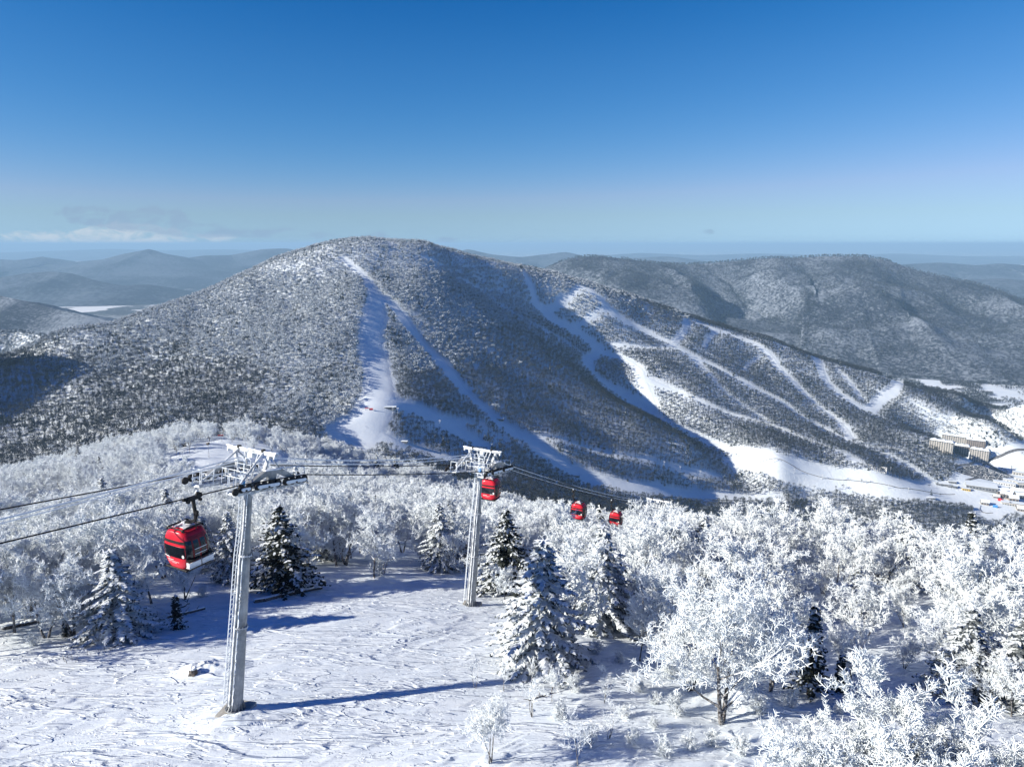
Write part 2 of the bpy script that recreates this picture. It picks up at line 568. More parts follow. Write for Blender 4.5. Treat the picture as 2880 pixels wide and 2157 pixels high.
M['rack'] = noisy('ski_rack_panel', (0.60, 0.62, 0.66), (0.80, 0.80, 0.82), 4, 0.5)
M['concrete'] = noisy('concrete', (0.30, 0.29, 0.27), (0.46, 0.45, 0.42), 2.5, 0.85, bump=0.3)
M['wood_log'] = noisy('weathered_wood', (0.05, 0.042, 0.036), (0.20, 0.18, 0.165), 4, 0.9, bump=0.6)
M['blue_box'] = noisy('blue_plastic', (0.05, 0.22, 0.55), (0.07, 0.28, 0.62), 3, 0.4)
# ---- resort
M['wall_cream'] = noisy('cream_render', (0.48, 0.46, 0.43), (0.58, 0.56, 0.53), 0.3, 0.85)
M['wall_tan'] = noisy('tan_brick', (0.26, 0.22, 0.20), (0.36, 0.32, 0.29), 0.3, 0.85)
M['wall_grey'] = noisy('grey_cladding', (0.16, 0.17, 0.19), (0.26, 0.27, 0.29), 0.3, 0.8)
M['wall_yellow'] = noisy('yellow_boarding', (0.55, 0.36, 0.06), (0.65, 0.45, 0.10), 0.3, 0.8)
M['win_dark'] = noisy('window_glass', (0.03, 0.035, 0.045), (0.07, 0.08, 0.10), 0.4, 0.2, spec=0.5)
M['roof_dark'] = noisy('dark_eaves', (0.07, 0.06, 0.055), (0.13, 0.115, 0.10), 0.4, 0.85)
M['asphalt'] = noisy('cleared_asphalt', (0.05, 0.05, 0.055), (0.24, 0.24, 0.25), 0.25, 0.9, obj_space=False, lo=0.4, hi=0.6)
M['red_flag'] = noisy('red_cloth', (0.50, 0.02, 0.03), (0.60, 0.04, 0.05), 1, 0.8)
M['car_dark'] = noisy('dark_car_paint', (0.015, 0.016, 0.02), (0.05, 0.05, 0.06), 1, 0.35, spec=0.5)
M['car_white'] = noisy('white_car_paint', (0.62, 0.62, 0.62), (0.74, 0.74, 0.74), 1, 0.35, spec=0.5)
M['car_silver'] = noisy('silver_car_paint', (0.25, 0.26, 0.28), (0.36, 0.37, 0.39), 1, 0.35, 0.3, spec=0.5)
# ------------------------------------------------------------------ terrain height from surveyed points
CPTS = []


def cp(px, py, d): CPTS.append(tuple(P(px, py, d)))
def cw(x, y, z): CPTS.append((x, y, z))


SQ = lambda a: (a[0], a[1], a[2] * (1 - 0.085 * min(1, max(0, (a[0] - 600) / 360))))
# near slope
for a in [(0, 766, 33), (250, 766, 33.2), (512, 766, 33), (800, 766, 33.5), (1024, 766, 34.5), (236, 714, 38), (0, 640, 50),
          (110, 638, 50.5), (471, 605, 62), (343, 572, 73), (560, 655, 49), (722, 722, 39), (960, 694, 45), (955, 595, 70),
          (860, 620, 61), (640, 640, 54), (200, 452, 236), (240, 440, 262), (208, 436, 300), (285, 452, 262),
          (330, 478, 270), (420, 514, 205), (520, 528, 172), (640, 552, 140), (760, 561, 134), (900, 572, 124), (1024, 612, 104)]:
    cp(*a)
cw(-91, 120, -52); cw(-150, 200, -73); cw(-45, 110, -47); cw(0, 110, -50); cw(50, 110, -53); cw(-70, 170, -60); cw(-20, 28, -26.5)
cw(20, 28, -26.5); cw(0, 15, -24); cw(-40, 20, -24.5); cw(40, 20, -25.5); cw(120, 60, -40); cw(-110, 60, -32); cw(-140, 120, -52)
cw(-200, 240, -92); cw(-240, 300, -118); cw(-330, 200, -120)
# the far side of the near hill
cw(-150, 380, -118); cw(-100, 330, -98); cw(-40, 300, -104); cw(0, 260, -106); cw(60, 230, -112); cw(120, 200, -112); cw(150, 140, -90)
cw(-260, 470, -190); cw(-120, 520, -180); cw(0, 430, -180); cw(110, 380, -190); cw(200, 320, -190); cw(260, 220, -165)
cw(-300, 750, -270); cw(-150, 750, -262); cw(40, 650, -280); cw(180, 600, -300); cw(320, 520, -310); cw(450, 420, -300)
cw(250, 850, -410); cw(500, 750, -450); cw(750, 650, -480); cw(450, 1050, -480); cw(750, 1000, -530); cw(1000, 900, -560)
cw(-600, 500, -270); cw(-800, 700, -330); cw(-500, 850, -300)
# left flank
for a in [(0, 450, 1000), (60, 440, 1020), (140, 430, 1010), (220, 425, 1030), (300, 430, 1040),
          (0, 366, 1330), (56, 336, 1420), (154, 310, 1560), (232, 279.5, 1700), (278, 258, 1770), (310, 249, 1800), (345, 243, 1820),
          (0, 410, 1130), (80, 390, 1200), (100, 360, 1330), (180, 360, 1330), (180, 400, 1150), (200, 320, 1500), (260, 340, 1400),
          (260, 400, 1150), (280, 290, 1630), (320, 300, 1580), (330, 360, 1330), (330, 400, 1170)]:
    cp(*a)
cw(-1150, 1185, -40); cw(-1330, 1140, -60)          # unseen shoulder added left of the view to shade a patch of the flank
# front spur under the main piste
for a in [(345, 262, 1740), (357, 290, 1612), (373, 290, 1640), (361, 320, 1492), (378, 320, 1524), (356, 350, 1382), (374, 350, 1412), (362, 385, 1236), (382, 385, 1264), (390, 407, 1160), (365, 420, 1110), (350, 440, 1060),
          (420, 440, 1120), (392, 425, 1120), (470, 445, 1180), (500, 450, 1210), (540, 465, 1240), (580, 480, 1270)]:
    cp(*a)
# the face right of it
for a in [(385, 262, 1780), (400, 290, 1670), (420, 320, 1600), (425, 345, 1520), (450, 372, 1450), (470, 392, 1410), (490, 410, 1370), (520, 435, 1320),
          (430, 390, 1330), (440, 415, 1230), (440, 300, 1700), (480, 340, 1640), (520, 380, 1560), (560, 415, 1480), (600, 440, 1430), (560, 445, 1330),
          (620, 460, 1370), (660, 470, 1400), (560, 463, 1290), (640, 484, 1320), (680, 490, 1390)]:
    cp(*a)
# crest of the wooded spur, then the gully behind it
for a in [(470, 300, 1800), (510, 330, 1770), (550, 357, 1740), (595, 387, 1680), (640, 415, 1610), (690, 447, 1520)]:
    cp(*a)
for a in [(450, 268, 1930), (495, 297, 1960), (540, 324, 1950), (583, 354, 1945), (600, 367, 1915), (640, 392, 1835), (680, 420, 1735), (715, 450, 1610)]:
    cp(*a)
# right ridge skyline
for a in [(372, 242, 1840), (400, 244, 1880), (435, 251, 1930), (463, 258, 2000), (500, 267, 2060), (523, 272, 2100), (551, 277, 2140), (579, 282, 2170), (616, 292, 2210), (648, 303, 2250), (685, 317, 2280), (722, 329, 2310),
          (764, 340, 2340), (796, 350, 2350), (833, 363, 2350), (870, 372, 2360), (903, 382, 2360), (940, 394, 2350), (972, 406, 2330), (1009, 421, 2280)]:
    a = SQ(a)
    cp(*a)
    x, y, z = P(*a)
    r = 1.17
    cw(x * r, y * r, max(-585, z * 1.0 - 170))
    cw(x * 1.4, y * 1.4, -590)
for a in [(0, 366, 1330), (56, 336, 1420), (154, 310, 1560), (232, 279.5, 1700), (310, 249, 1800), (345, 243, 1820)]:
    x, y, z = P(*a)
    cw(x * 1.0 - 60, y + 260, z - 120)
    cw(x * 1.0 - 120, y + 600, z - 320)
# right flank with the ski runs
for a in [(541, 312, 2020), (575, 331, 2020), (602, 354, 1985), (635, 403, 1830), (652, 415, 1790), (695, 437, 1700), (738, 452, 1630), (781, 461, 1580),
          (600, 308, 2090), (643, 331, 2110), (669, 344, 2100), (704, 370, 2030), (738, 404, 1900), (764, 422, 1840), (803, 440, 1760), (840, 452, 1710), (870, 468, 1640),
          (712, 345, 2200), (758, 358, 2230), (793, 383, 2140), (820, 410, 2010), (851, 440, 1850), (700, 400, 1850),
          (833, 390, 2170), (866, 411, 2090), (902, 428, 2010), (940, 441, 1940), (880, 400, 2190), (930, 410, 2180), (980, 428, 2080), (900, 455, 1800), (640, 375, 1900), (665, 360, 2010)]:
    cp(*SQ(a))
# resort floor
for a in [(700, 497, 1400), (740, 480, 1500), (800, 490, 1470), (860, 500, 1450), (930, 485, 1560), (1000, 500, 1500), (900, 515, 1380), (1000, 525, 1380), (780, 510, 1380),
          (960, 456, 1900), (1000, 466, 1800), (1024, 480, 1680), (1000, 440, 2090), (1024, 446, 2000)]:
    cp(*a)
for x, y in [(1300, 1200), (1600, 1600), (1700, 2200), (1900, 2800), (1200, 2900), (600, 3000), (0, 3000), (2400, 1700), (2600, 2800), (1500, 800), (900, 3500), (2600, 3500), (-500, 3500), (2100, 1000)]:
    cw(x, y, -588)
for x, y, z in [(-1500, 900, -330), (-1700, 1500, -380), (-1700, 2300, -560), (-1200, 2400, -540), (-1000, 3000, -590), (-2200, 3400, -590), (-2600, 1500, -480), (-1500, 400, -330), (-2600, 2600, -590)]:
    cw(x, y, z)

CA = np.array(CPTS)
_sc = 1000.0
_cx, _cy, _cz = CA[:, 0] / _sc, CA[:, 1] / _sc, CA[:, 2]
# points close to the camera are dense, so the kernel rounding follows the distance
_soft = np.clip(0.02 * np.hypot(_cx, _cy), 0.002, 0.05)


def _kern(x, y):
    d2 = (x[:, None] - _cx[None]) ** 2 + (y[:, None] - _cy[None]) ** 2
    return np.sqrt(d2 + _soft[None] ** 2)


_n = len(CA)
_K = _kern(_cx, _cy) + np.diag(np.full(_n, -0.00025) * (0.2 + np.hypot(_cx, _cy)))
_Pm = np.stack([np.ones(_n), _cx, _cy], 1)
_A = np.block([[_K, _Pm], [_Pm.T, np.zeros((3, 3))]])
_W = np.linalg.solve(_A, np.concatenate([_cz, np.zeros(3)]))


def base_height(x, y):
    x = np.asarray(x, float).ravel() / _sc; y = np.asarray(y, float).ravel() / _sc
    out = np.empty(len(x))
    for i in range(0, len(x), 40000):
        xs, ys = x[i:i + 40000], y[i:i + 40000]
        out[i:i + 40000] = _kern(xs, ys) @ _W[:_n] + _W[_n] + _W[_n + 1] * xs + _W[_n + 2] * ys
    return out


VALLEY = -592.0


def H(x, y):
    """height of the hill and mountain, metres below the camera"""
    x = np.asarray(x, float); y = np.asarray(y, float)
    shp = x.shape
    x = x.ravel(); y = y.ravel()
    z = base_height(x, y)
    a = sstep(450, 1000, y) * sstep(-600, -480, z)
    z = z + a * (5.5 * fbm(x / 260, y / 260, 3, 3) + 1.0 * fbm(x / 60, y / 60, 2, 9))
    a2 = sstep(70, 200, y) * (1 - sstep(450, 1000, y))
    z = z + a2 * 1.6 * fbm(x / 40, y / 40, 3, 21)
    z = np.maximum(z, VALLEY - 1 + 3 * fbm(x / 150, y / 150, 2, 4))
    return z.reshape(shp)


def drift(x, y):
    """wind carved drifts on the slope in front (real relief)"""
    c, s = cos(radians(34)), sin(radians(34))
    u = x * c + y * s; v = -x * s + y * c
    wu = u + 0.8 * fbm(u / 4.1, v / 2.3, 2, 31); wv = v + 0.22 * fbm(u / 2.7, v / 1.2, 2, 33)
    patch = sstep(-0.25, 0.5, fbm(u / 16, v / 8, 3, 40))
    h = 0.16 * fbm(u / 16, v / 6, 2, 35)
    for k, (fu, fv, amp, th) in enumerate([(5.5, 1.2, 0.060, 0.26), (4.0, 0.85, 0.045, 0.34), (9.0, 1.9, 0.090, 0.36)]):
        n = fbm(wu / fu + k * 7.3, wv / fv - k * 3.1, 2, 50 + k, 0.40)
        e = n - th + 0.07
        # gentle rise towards the edge, abrupt lee drop
        h = h + 1.6 * amp * (sstep(-0.05, 0.14, e) * (1.0 - 0.85 * sstep(0.0, 0.55, e))) * (0.40 + 0.60 * patch)
    return h


# the fan of ground: finer near the camera
NS = 1000
S_AX = np.linspace(-1.12, 1.12, NS)


def fan(name, ys, mat, near=False, label=None, smooth=True):
    X = S_AX[None, :] * ys[:, None]
    Y = np.repeat(ys[:, None], NS, 1)
    Z = H(X, Y)
    if near:
        Z = Z + drift(X, Y) * (1 - sstep(85, 150, Y))
        Z += MOUNDS(X, Y)
    n, k = Z.shape
    idx = np.arange(n * k).reshape(n, k)
    q = np.stack([idx[:-1, :-1].ravel(), idx[:-1, 1:].ravel(), idx[1:, 1:].ravel(), idx[1:, :-1].ravel()], 1)
    me = np_mesh(name, np.stack([X.ravel(), Y.ravel(), Z.ravel()], 1), [q], [mat], smooth=smooth)
    return obj(name, me, kind='structure', label=label), Z


_mounds = []


def MOUNDS(X, Y):
    z = np.zeros_like(X)
    for mx, my, r, h in _mounds:
        d2 = ((X - mx) ** 2 + (Y - my) ** 2) / r ** 2
        z += h * np.exp(-d2 * 1.6) * (1 + 0.35 * fbm(X / (0.45 * r), Y / (0.45 * r), 2, 77))
    return z


for px, py, d, r, h in [(190, 672, 0, 1.1, 0.38), (206, 669, 0, 1.2, 0.32), (222, 668, 0, 1.5, 0.45), (236, 722, 0, 2.2, 0.25), (565, 640, 0, 6, 0.5), (150, 607, 0, 8, 0.4), (735, 700, 0, 2.5, 0.45), (760, 705, 0, 2.5, 0.5)]:
    # depth from the plane of the slope
    rr = ray(px, py)
    ds = np.linspace(25, 120, 400)
    zz = H(rr[0] * ds, ds)
    k = int(np.argmax(rr[2] * ds <= zz))
    _mounds.append((rr[0] * ds[k], ds[k], r, h))

YS1 = np.exp(np.linspace(math.log(17), math.log(120), 640))
YS2 = np.exp(np.linspace(math.log(120), math.log(430), 170))
YS3 = np.exp(np.linspace(math.log(430), math.log(3400), 430))
YS_NEAR = np.concatenate([YS1, YS2[1:]])
slope_o, Z_NEAR = fan("snow_slope", YS_NEAR, M['snow_near'], near=True)
mtn_o, Z_MTN = fan("mountain", YS3, M['snow_mtn'])
YS_ALL = np.concatenate([YS_NEAR, YS3[1:]])
Z_ALL = np.concatenate([Z_NEAR, Z_MTN[1:]])
LOGY = np.log(YS_ALL)


def ground(x, y):
    """height of the built mesh (bilinear on the fan)"""
    x = np.asarray(x, float); y = np.asarray(y, float)
    s = np.clip((x / y - S_AX[0]) / (S_AX[1] - S_AX[0]), 0, NS - 1.001)
    r = np.clip(np.searchsorted(YS_ALL, y) - 1, 0, len(YS_ALL) - 2)
    fr = np.clip((y - YS_ALL[r]) / (YS_ALL[r + 1] - YS_ALL[r]), 0, 1)
    i = s.astype(int); fs = s - i
    a = Z_ALL[r, i] * (1 - fs) + Z_ALL[r, i + 1] * fs
    b = Z_ALL[r + 1, i] * (1 - fs) + Z_ALL[r + 1, i + 1] * fs
    return a * (1 - fr) + b * fr


# what the camera can see: running horizon of each fan column
_ELEV = Z_ALL / YS_ALL[:, None]
_HOR = np.maximum.accumulate(_ELEV, 0)


def horizon_before(x, y):
    s = np.clip(np.round((x / y - S_AX[0]) / (S_AX[1] - S_AX[0])).astype(int), 0, NS - 1)
    r = np.clip(np.searchsorted(YS_ALL, y) - 3, 0, len(YS_ALL) - 1)
    return _HOR[r, s]


def hit(px, py, dmin=20.0, dmax=3300.0, n=2400):
    """where the line of sight of a pixel meets the built ground"""
    rr = ray(px, py)
    ds = np.exp(np.linspace(math.log(dmin), math.log(dmax), n))
    zz = ground(rr[0] * ds, ds)
    below = rr[2] * ds <= zz
    if not below.any():
        k = int(np.argmin(rr[2] * ds - zz))
        return np.array([rr[0] * ds[k], ds[k], zz[k]])
    k = int(np.argmax(below))
    if k > 0:
        e0 = rr[2] * ds[k - 1] - zz[k - 1]; e1 = rr[2] * ds[k] - zz[k]
        t = e0 / (e0 - e1 + 1e-9)
        d = ds[k - 1] + t * (ds[k] - ds[k - 1])
    else:
        d = ds[k]
    x, y = rr[0] * d, d
    return np.array([x, y, float(ground(x, y))])


# ------------------------------------------------------------------ valley floor and distant hills
def disc_sheet(name, mat):
    ys = np.exp(np.linspace(math.log(900), math.log(95000), 120))
    ss = np.linspace(-1.6, 1.6, 200)
    X = ss[None] * ys[:, None]; Y = np.repeat(ys[:, None], 200, 1)
    Z = np.full_like(X, VALLEY) - 3 + 6 * sstep(3500, 8000, Y) * fbm(X / 900, Y / 900, 3, 61)
    idx = np.arange(Z.size).reshape(Z.shape)
    q = np.stack([idx[:-1, :-1].ravel(), idx[:-1, 1:].ravel(), idx[1:, 1:].ravel(), idx[1:, :-1].ravel()], 1)
    return obj(name, np_mesh(name, np.stack([X.ravel(), Y.ravel(), Z.ravel()], 1), [q], [mat], smooth=True), kind='structure')


disc_sheet("valley_floor", M['valley'])


def ridge_hill(name, pts, half, mat, res=60, rough=0.16, wl=None, pw=1.25, seed=0, front=1.0, base=VALLEY - 6, step_y=None):
    """a hill under a surveyed crest line (px, py, distance): flanks run down to the valley with spurs and gullies"""
    C = np.array([P(*a) for a in pts])
    t = np.arange(len(C))
    tt = np.linspace(0, len(C) - 1, (len(C) - 1) * 24 + 1)
    CX = np.interp(tt, t, C[:, 0]); CY = np.interp(tt, t, C[:, 1]); CZ = np.interp(tt, t, C[:, 2])
    ker = np.hanning(25); ker /= ker.sum()
    def sm(a):
        p = np.concatenate([np.full(12, a[0]) + (np.arange(-12, 0)) * (a[1] - a[0]), a, np.full(12, a[-1]) + np.arange(1, 13) * (a[-1] - a[-2])])
        return np.convolve(p, ker, 'valid')
    CX, CY = sm(CX), sm(CY)
    CZ = 0.5 * CZ + 0.5 * sm(CZ)
    # local coordinates: along the crest and across it
    nrm = np.stack([-np.gradient(CY), np.gradient(CX)], 1)
    nrm /= np.linalg.norm(nrm, axis=1)[:, None]
    na = int(res * 2.2)
    ai = np.linspace(0, len(CX) - 1, na)
    ix = np.arange(len(CX))
    ax, ay, az = np.interp(ai, ix, CX), np.interp(ai, ix, CY), np.interp(ai, ix, CZ)
    nx, ny = np.interp(ai, ix, nrm[:, 0]), np.interp(ai, ix, nrm[:, 1])
    v = np.linspace(-1, 1, res * 2 + 1)
    v = np.sign(v) * np.abs(v) ** 1.3
    X = ax[:, None] + nx[:, None] * v[None] * half
    Y = ay[:, None] + ny[:, None] * v[None] * half
    wl = wl or half * 0.5
    al = np.hypot(np.gradient(ax), np.gradient(ay)).cumsum()[:, None] + 0 * v[None]
    spur = 1 - np.abs(perlin(al / wl + 0.35 * perlin(X / wl, Y / wl, seed + 5), v[None] * 0.9 + 0 * al, seed)) * 1.8
    prof = (1 - np.abs(v)) ** pw
    mid = np.sin(np.clip(np.abs(v), 0, 1) * pi) ** 0.8
    hgt = (az - base)[:, None]
    Z = base + hgt * np.clip(prof + mid * rough * 1.6 * (spur - 0.45), 0, 2) + hgt * rough * 0.35 * (0.10 + mid) * fbm(X / (wl * 0.5), Y / (wl * 0.5), 4, seed + 2)
    idx = np.arange(Z.size).reshape(Z.shape)
    q = np.stack([idx[:-1, :-1].ravel(), idx[:-1, 1:].ravel(), idx[1:, 1:].ravel(), idx[1:, :-1].ravel()], 1)
    return obj(name, np_mesh(name, np.stack([X.ravel(), Y.ravel(), Z.ravel()], 1), [q], [mat], smooth=True), kind='structure'), X, Y, Z


RIGHT = ridge_hill("wooded_mountain", [(440, 330, 4300), (500, 300, 4600), (545, 268, 4900), (565, 261, 4950), (580, 257.5, 5000), (600, 256, 5000), (622, 258, 5050), (650, 262, 5100), (675, 264, 5150), (700, 263.5, 5200),
                               (730, 261, 5150), (765, 258, 5100), (800, 257, 5050), (820, 256.5, 5000), (845, 256, 4950), (868, 256.5, 4900), (890, 261, 4850), (910, 268, 4800), (935, 275, 4750),
                               (965, 281, 4700), (1000, 290, 4650), (1030, 301, 4600), (1080, 325, 4550), (1140, 350, 4500)],
                   1950, M['wood_far'], res=130, rough=0.21, wl=640, pw=1.0, seed=3)
ridge_hill("dark_hill", [(-160, 290, 3600), (-80, 282, 3800), (0, 295, 3900), (25, 301, 3800), (60, 309, 3700), (95, 317, 3500), (122, 324, 3400), (170, 342, 3200)], 900, M['wood_far'], res=60, rough=0.12, pw=1.1, seed=8, wl=500)
LEFT_HILL = ridge_hill("near_left_hill", [(-140, 352, 2050), (-60, 338, 2150), (0, 333, 2200), (22, 331.5, 2200), (45, 336, 2150), (80, 352, 2050), (120, 375, 1950)], 620, M['snow_mtn'], res=50, rough=0.10, pw=1.2, seed=12, wl=300)
ridge_hill("rounded_hill", [(-120, 287, 8600), (-50, 281, 8500), (0, 277, 8200), (25, 273, 8100), (50, 271, 8000), (72, 273, 7900), (95, 280, 7800), (120, 285, 7800), (150, 284, 8000), (175, 288, 8200), (200, 292, 8600), (228, 289, 8800), (262, 286, 9000), (320, 295, 9000)], 1050, M['wood_range'], res=60, rough=0.16, seed=15, wl=900)
ridge_hill("far_range", [(-120, 263, 13500), (-40, 257, 13000), (20, 260, 13000), (42, 256, 12800), (70, 262, 12800), (105, 259, 12500), (125, 256, 12200), (138, 251, 12000), (149, 248.5, 12000), (163, 253, 12000), (185, 258, 12500), (205, 255, 12500), (230, 255, 13000), (262, 249, 13000), (285, 248, 13000), (330, 256, 15500), (420, 262, 16000)], 3000, M['wood_range'], res=70, rough=0.13, seed=18, wl=1500)
ridge_hill("far_range", [(400, 262, 13000), (440, 256, 12800), (468, 248.5, 12500), (490, 254, 12600), (520, 257, 13000), (545, 254, 13000), (566, 251.5, 13000), (590, 257, 13200), (630, 258, 14000), (668, 256, 14000), (700, 260, 14500)], 2300, M['wood_range'], res=60, rough=0.13, seed=22, wl=1200)
ridge_hill("far_range", [(560, 258, 23000), (640, 252.5, 23000), (700, 255, 23500), (760, 253, 24000), (830, 255, 24500), (900, 253, 25000), (960, 256, 25000), (1100, 255, 25000)], 4200, M['wood_range'], res=60, rough=0.13, seed=25, wl=2400)
ridge_hill("far_range", [(860, 268, 10500), (905, 264, 10600), (940, 262, 10700), (975, 265, 10500), (1000, 263, 10500), (1040, 266, 10300), (1120, 266, 10000)], 1900, M['wood_range'], res=60, rough=0.13, seed=28, wl=1000)
ridge_hill("far_range", [(900, 282, 7600), (960, 280, 7500), (1000, 278, 7400), (1040, 281, 7300), (1120, 284, 7000)], 1300, M['wood_range'], res=50, rough=0.13, seed=29, wl=800)
ridge_hill("far_range", [(-60, 254, 32000), (40, 251, 31000), (110, 248.5, 30000), (160, 250, 30000), (220, 249, 30000), (320, 251, 31000), (420, 251, 32000)], 5000, M['wood_range'], res=50, rough=0.13, seed=32, wl=3500)
# ------------------------------------------------------------------ the cold haze of the valley air
def build_haze():
    b = MB()
    top = 46.0
    b.box((0, 47000, (top - 640) / 2), (230000, 100000, top + 640))
    m = bpy.data.materials.new("valley_haze")
    m.use_nodes = True
    nt = m.node_tree
    nt.nodes.remove(nt.nodes['Principled BSDF'])
    v = nt.nodes.new('ShaderNodeVolumePrincipled')
    v.inputs['Color'].default_value = (0.44, 0.72, 1.0, 1)
    v.inputs['Density'].default_value = HAZE_DENSITY
    v.inputs['Anisotropy'].default_value = 0.0
    nt.links.new(v.outputs[0], nt.nodes['Material Output'].inputs['Volume'])
    b.build("haze", m, kind='stuff')


HAZE_DENSITY = 6.4e-5
build_haze()
# ------------------------------------------------------------------ ski runs (drawn where they lie on the mountain)
RUNS = []          # (points Nx2 in plan, half width N)


def make_run(pts, name="ski_run", build=True, label=None):
    """pts: (pixel x, pixel y, width in metres) of the centre line"""
    P3, Wd = [], []
    for px, py, w in pts:
        p = hit(px, py, 430)
        P3.append(p); Wd.append(w)
    P3 = np.array(P3); Wd = np.array(Wd, float)
    seg = np.hypot(np.diff(P3[:, 0]), np.diff(P3[:, 1]))
    t = np.concatenate([[0], np.cumsum(seg)])
    n = max(8, int(t[-1] / 7))
    tt = np.linspace(0, t[-1], n)
    x = np.interp(tt, t, P3[:, 0]); y = np.interp(tt, t, P3[:, 1]); w = np.interp(tt, t, Wd)
    k = 9 if n > 24 else 3
    ker = np.hanning(k + 2)[1:-1]; ker /= ker.sum()

    def sm(a):
        h = k // 2
        q = np.concatenate([2 * a[0] - a[h:0:-1], a, 2 * a[-1] - a[-2:-2 - h:-1]])
        return np.convolve(q, ker, 'valid')
    x, y = sm(sm(x)), sm(sm(y))
    w = (1.2 if len(RUNS) < 4 else 0.92) * w * (1 + 0.22 * perlin(tt / 55.0, tt * 0 + len(RUNS) * 3.7, 5))
    tx, ty = np.gradient(x), np.gradient(y)
    L = np.hypot(tx, ty) + 1e-6
    nx, ny = -ty / L, tx / L
    jl = 1 + 0.22 * perlin(tt / 21.0, tt * 0 + len(RUNS) * 5.1, 8)
    jr = 1 + 0.22 * perlin(tt / 19.0, tt * 0 + len(RUNS) * 7.7, 9)
    RUNS.append((np.stack([x, y], 1), w / 2))
    if not build:
        return
    m = 9
    v = np.linspace(-0.5, 0.5, m)
    sc_ = np.where(v[None] < 0, jl[:, None], jr[:, None])
    X = x[:, None] + nx[:, None] * v[None] * w[:, None] * sc_
    Y = y[:, None] + ny[:, None] * v[None] * w[:, None] * sc_
    Z = ground(X, Y) + 0.5
    Z[:, 0] -= 0.9; Z[:, -1] -= 0.9
    idx = np.arange(Z.size).reshape(Z.shape)
    q = np.stack([idx[:-1, :-1].ravel(), idx[:-1, 1:].ravel(), idx[1:, 1:].ravel(), idx[1:, :-1].ravel()], 1)
    obj(name, np_mesh(name, np.stack([X.ravel(), Y.ravel(), Z.ravel()], 1), [q], [M['piste']], smooth=True), kind='structure', label=label)


def c22(lst, w):
    return [(a / 2.16, b / 2.16, c) for (a, b), c in zip(lst, w)]


make_run([(342, 259, 10), (356, 270, 14), (370, 285, 20), (377, 296, 28), (376, 315, 38), (371, 338, 42), (377, 366, 46), (381, 389, 44), (377, 407, 50), (368, 425, 60), (352, 440, 62)], label="long snow run dropping from the summit down the front of the mountain")
make_run([(379, 297, 18), (391, 303, 24), (403, 319, 25), (419, 340, 26), (440, 361, 26), (462.7, 391, 28), (484, 410, 30), (498, 423, 32), (513, 433.5, 36), (533, 446, 38), (556, 463, 34), (580, 477, 34), (616, 487, 40), (650, 492, 36), (700, 497, 30)])
make_run([(363, 430, 26), (382.6, 439, 24), (406.8, 448, 24), (445, 459, 26), (475, 470, 24)])
make_run([(386, 403, 34), (416, 410, 40), (436, 419, 40), (452, 429, 44), (478, 444, 36)])
make_run([(440, 420, 16), (470, 424, 20), (490, 433, 18), (510, 446, 16)])
make_run([(533, 438, 12), (563, 441, 15), (618, 456, 16), (669, 468, 15), (721, 479, 18)])
make_run([(640, 491, 22), (673, 492, 26), (720, 495, 26), (781, 498, 24)])
make_run([(418, 257, 8), (450, 272, 9), (483, 292, 11), (498, 304, 13), (515, 316, 14), (541, 329, 15), (566, 343, 16), (584, 357, 18)])
make_run([(522, 271, 14), (530, 282, 22), (534, 300, 30), (541, 312, 34), (554, 322, 32), (575, 331, 28), (592, 343, 28), (602, 354, 34)])
make_run([(598, 352, 24), (586, 362, 30), (590, 371, 38), (602, 383, 38), (618, 392, 38), (635, 402, 36), (652, 414, 36), (669, 425, 36), (695, 437, 36), (712, 445, 40), (738, 452, 40), (781, 462, 40), (830, 473, 46)])
make_run([(602, 354, 26), (618, 357, 26), (632, 363, 30), (640, 373, 34), (644, 388, 34), (653, 407, 34)])
make_run([(644, 379, 22), (669, 389, 20), (687, 397, 16), (704, 404, 14), (729, 415, 16), (755, 422, 18), (782, 430, 20), (803, 440, 20), (839, 451, 22), (857, 463, 24)])
make_run([(576, 286, 12), (595, 294, 22), (607, 308, 30), (621, 320, 26), (644, 331, 22), (669, 344, 24), (687, 353, 26), (704, 370, 24), (721, 391, 16), (738, 404, 14), (764, 421, 14)])
make_run([(611, 346, 12), (635, 348, 10), (660, 348, 10), (680, 349, 12)])
make_run([(580, 289, 18), (566, 300, 20), (549, 310, 18)])
make_run([(607, 309, 14), (590, 318, 14), (575, 328, 14)])
make_run([(684, 317, 20), (688, 323, 20), (683, 334, 22), (674, 344, 22)])
make_run([(690, 320, 18), (712, 329, 22), (738, 337.5, 24), (758.7, 346, 26), (772.5, 358, 30), (779, 370, 32), (793.6, 382.6, 30), (806, 397, 24), (821, 410, 24), (839, 422, 28), (852, 440, 28)])
make_run([(717, 332, 14), (707, 341, 14), (704, 349, 12)])
make_run([(761, 358, 12), (747, 365, 12), (745, 372, 10)])
make_run([(686.6, 353, 20), (712, 366.6, 26), (738, 380, 26), (764, 394, 28), (782, 403, 28), (803, 418.6, 28), (826, 431, 28), (848, 442, 28)])
make_run([(775.6, 344.7, 14), (793.6, 347.4, 22), (811.6, 353.7, 28), (819, 364.6, 34), (824, 381, 36), (833, 390, 34), (848, 400.6, 38), (866, 411.4, 36), (884, 420.4, 32), (902, 427.7, 26), (920, 435, 26), (940, 440.5, 30)])
make_run([(829.7, 364.6, 14), (846, 368, 16), (866, 373.6, 18), (884, 378, 22), (900, 381.7, 30), (896, 390, 36), (880, 400.6, 38), (870, 411, 38)])
make_run([(838, 371, 16), (851, 386, 22), (862, 401, 22)])
make_run([(903.6, 382.6, 14), (920, 391.6, 14), (938, 400.6, 12), (956, 408, 12)])
make_run([(880, 453, 16), (902, 463.7, 22), (920, 474.5, 24), (930, 482, 26)])
make_run([(846, 443, 12), (880, 447, 12), (915, 453, 10)])

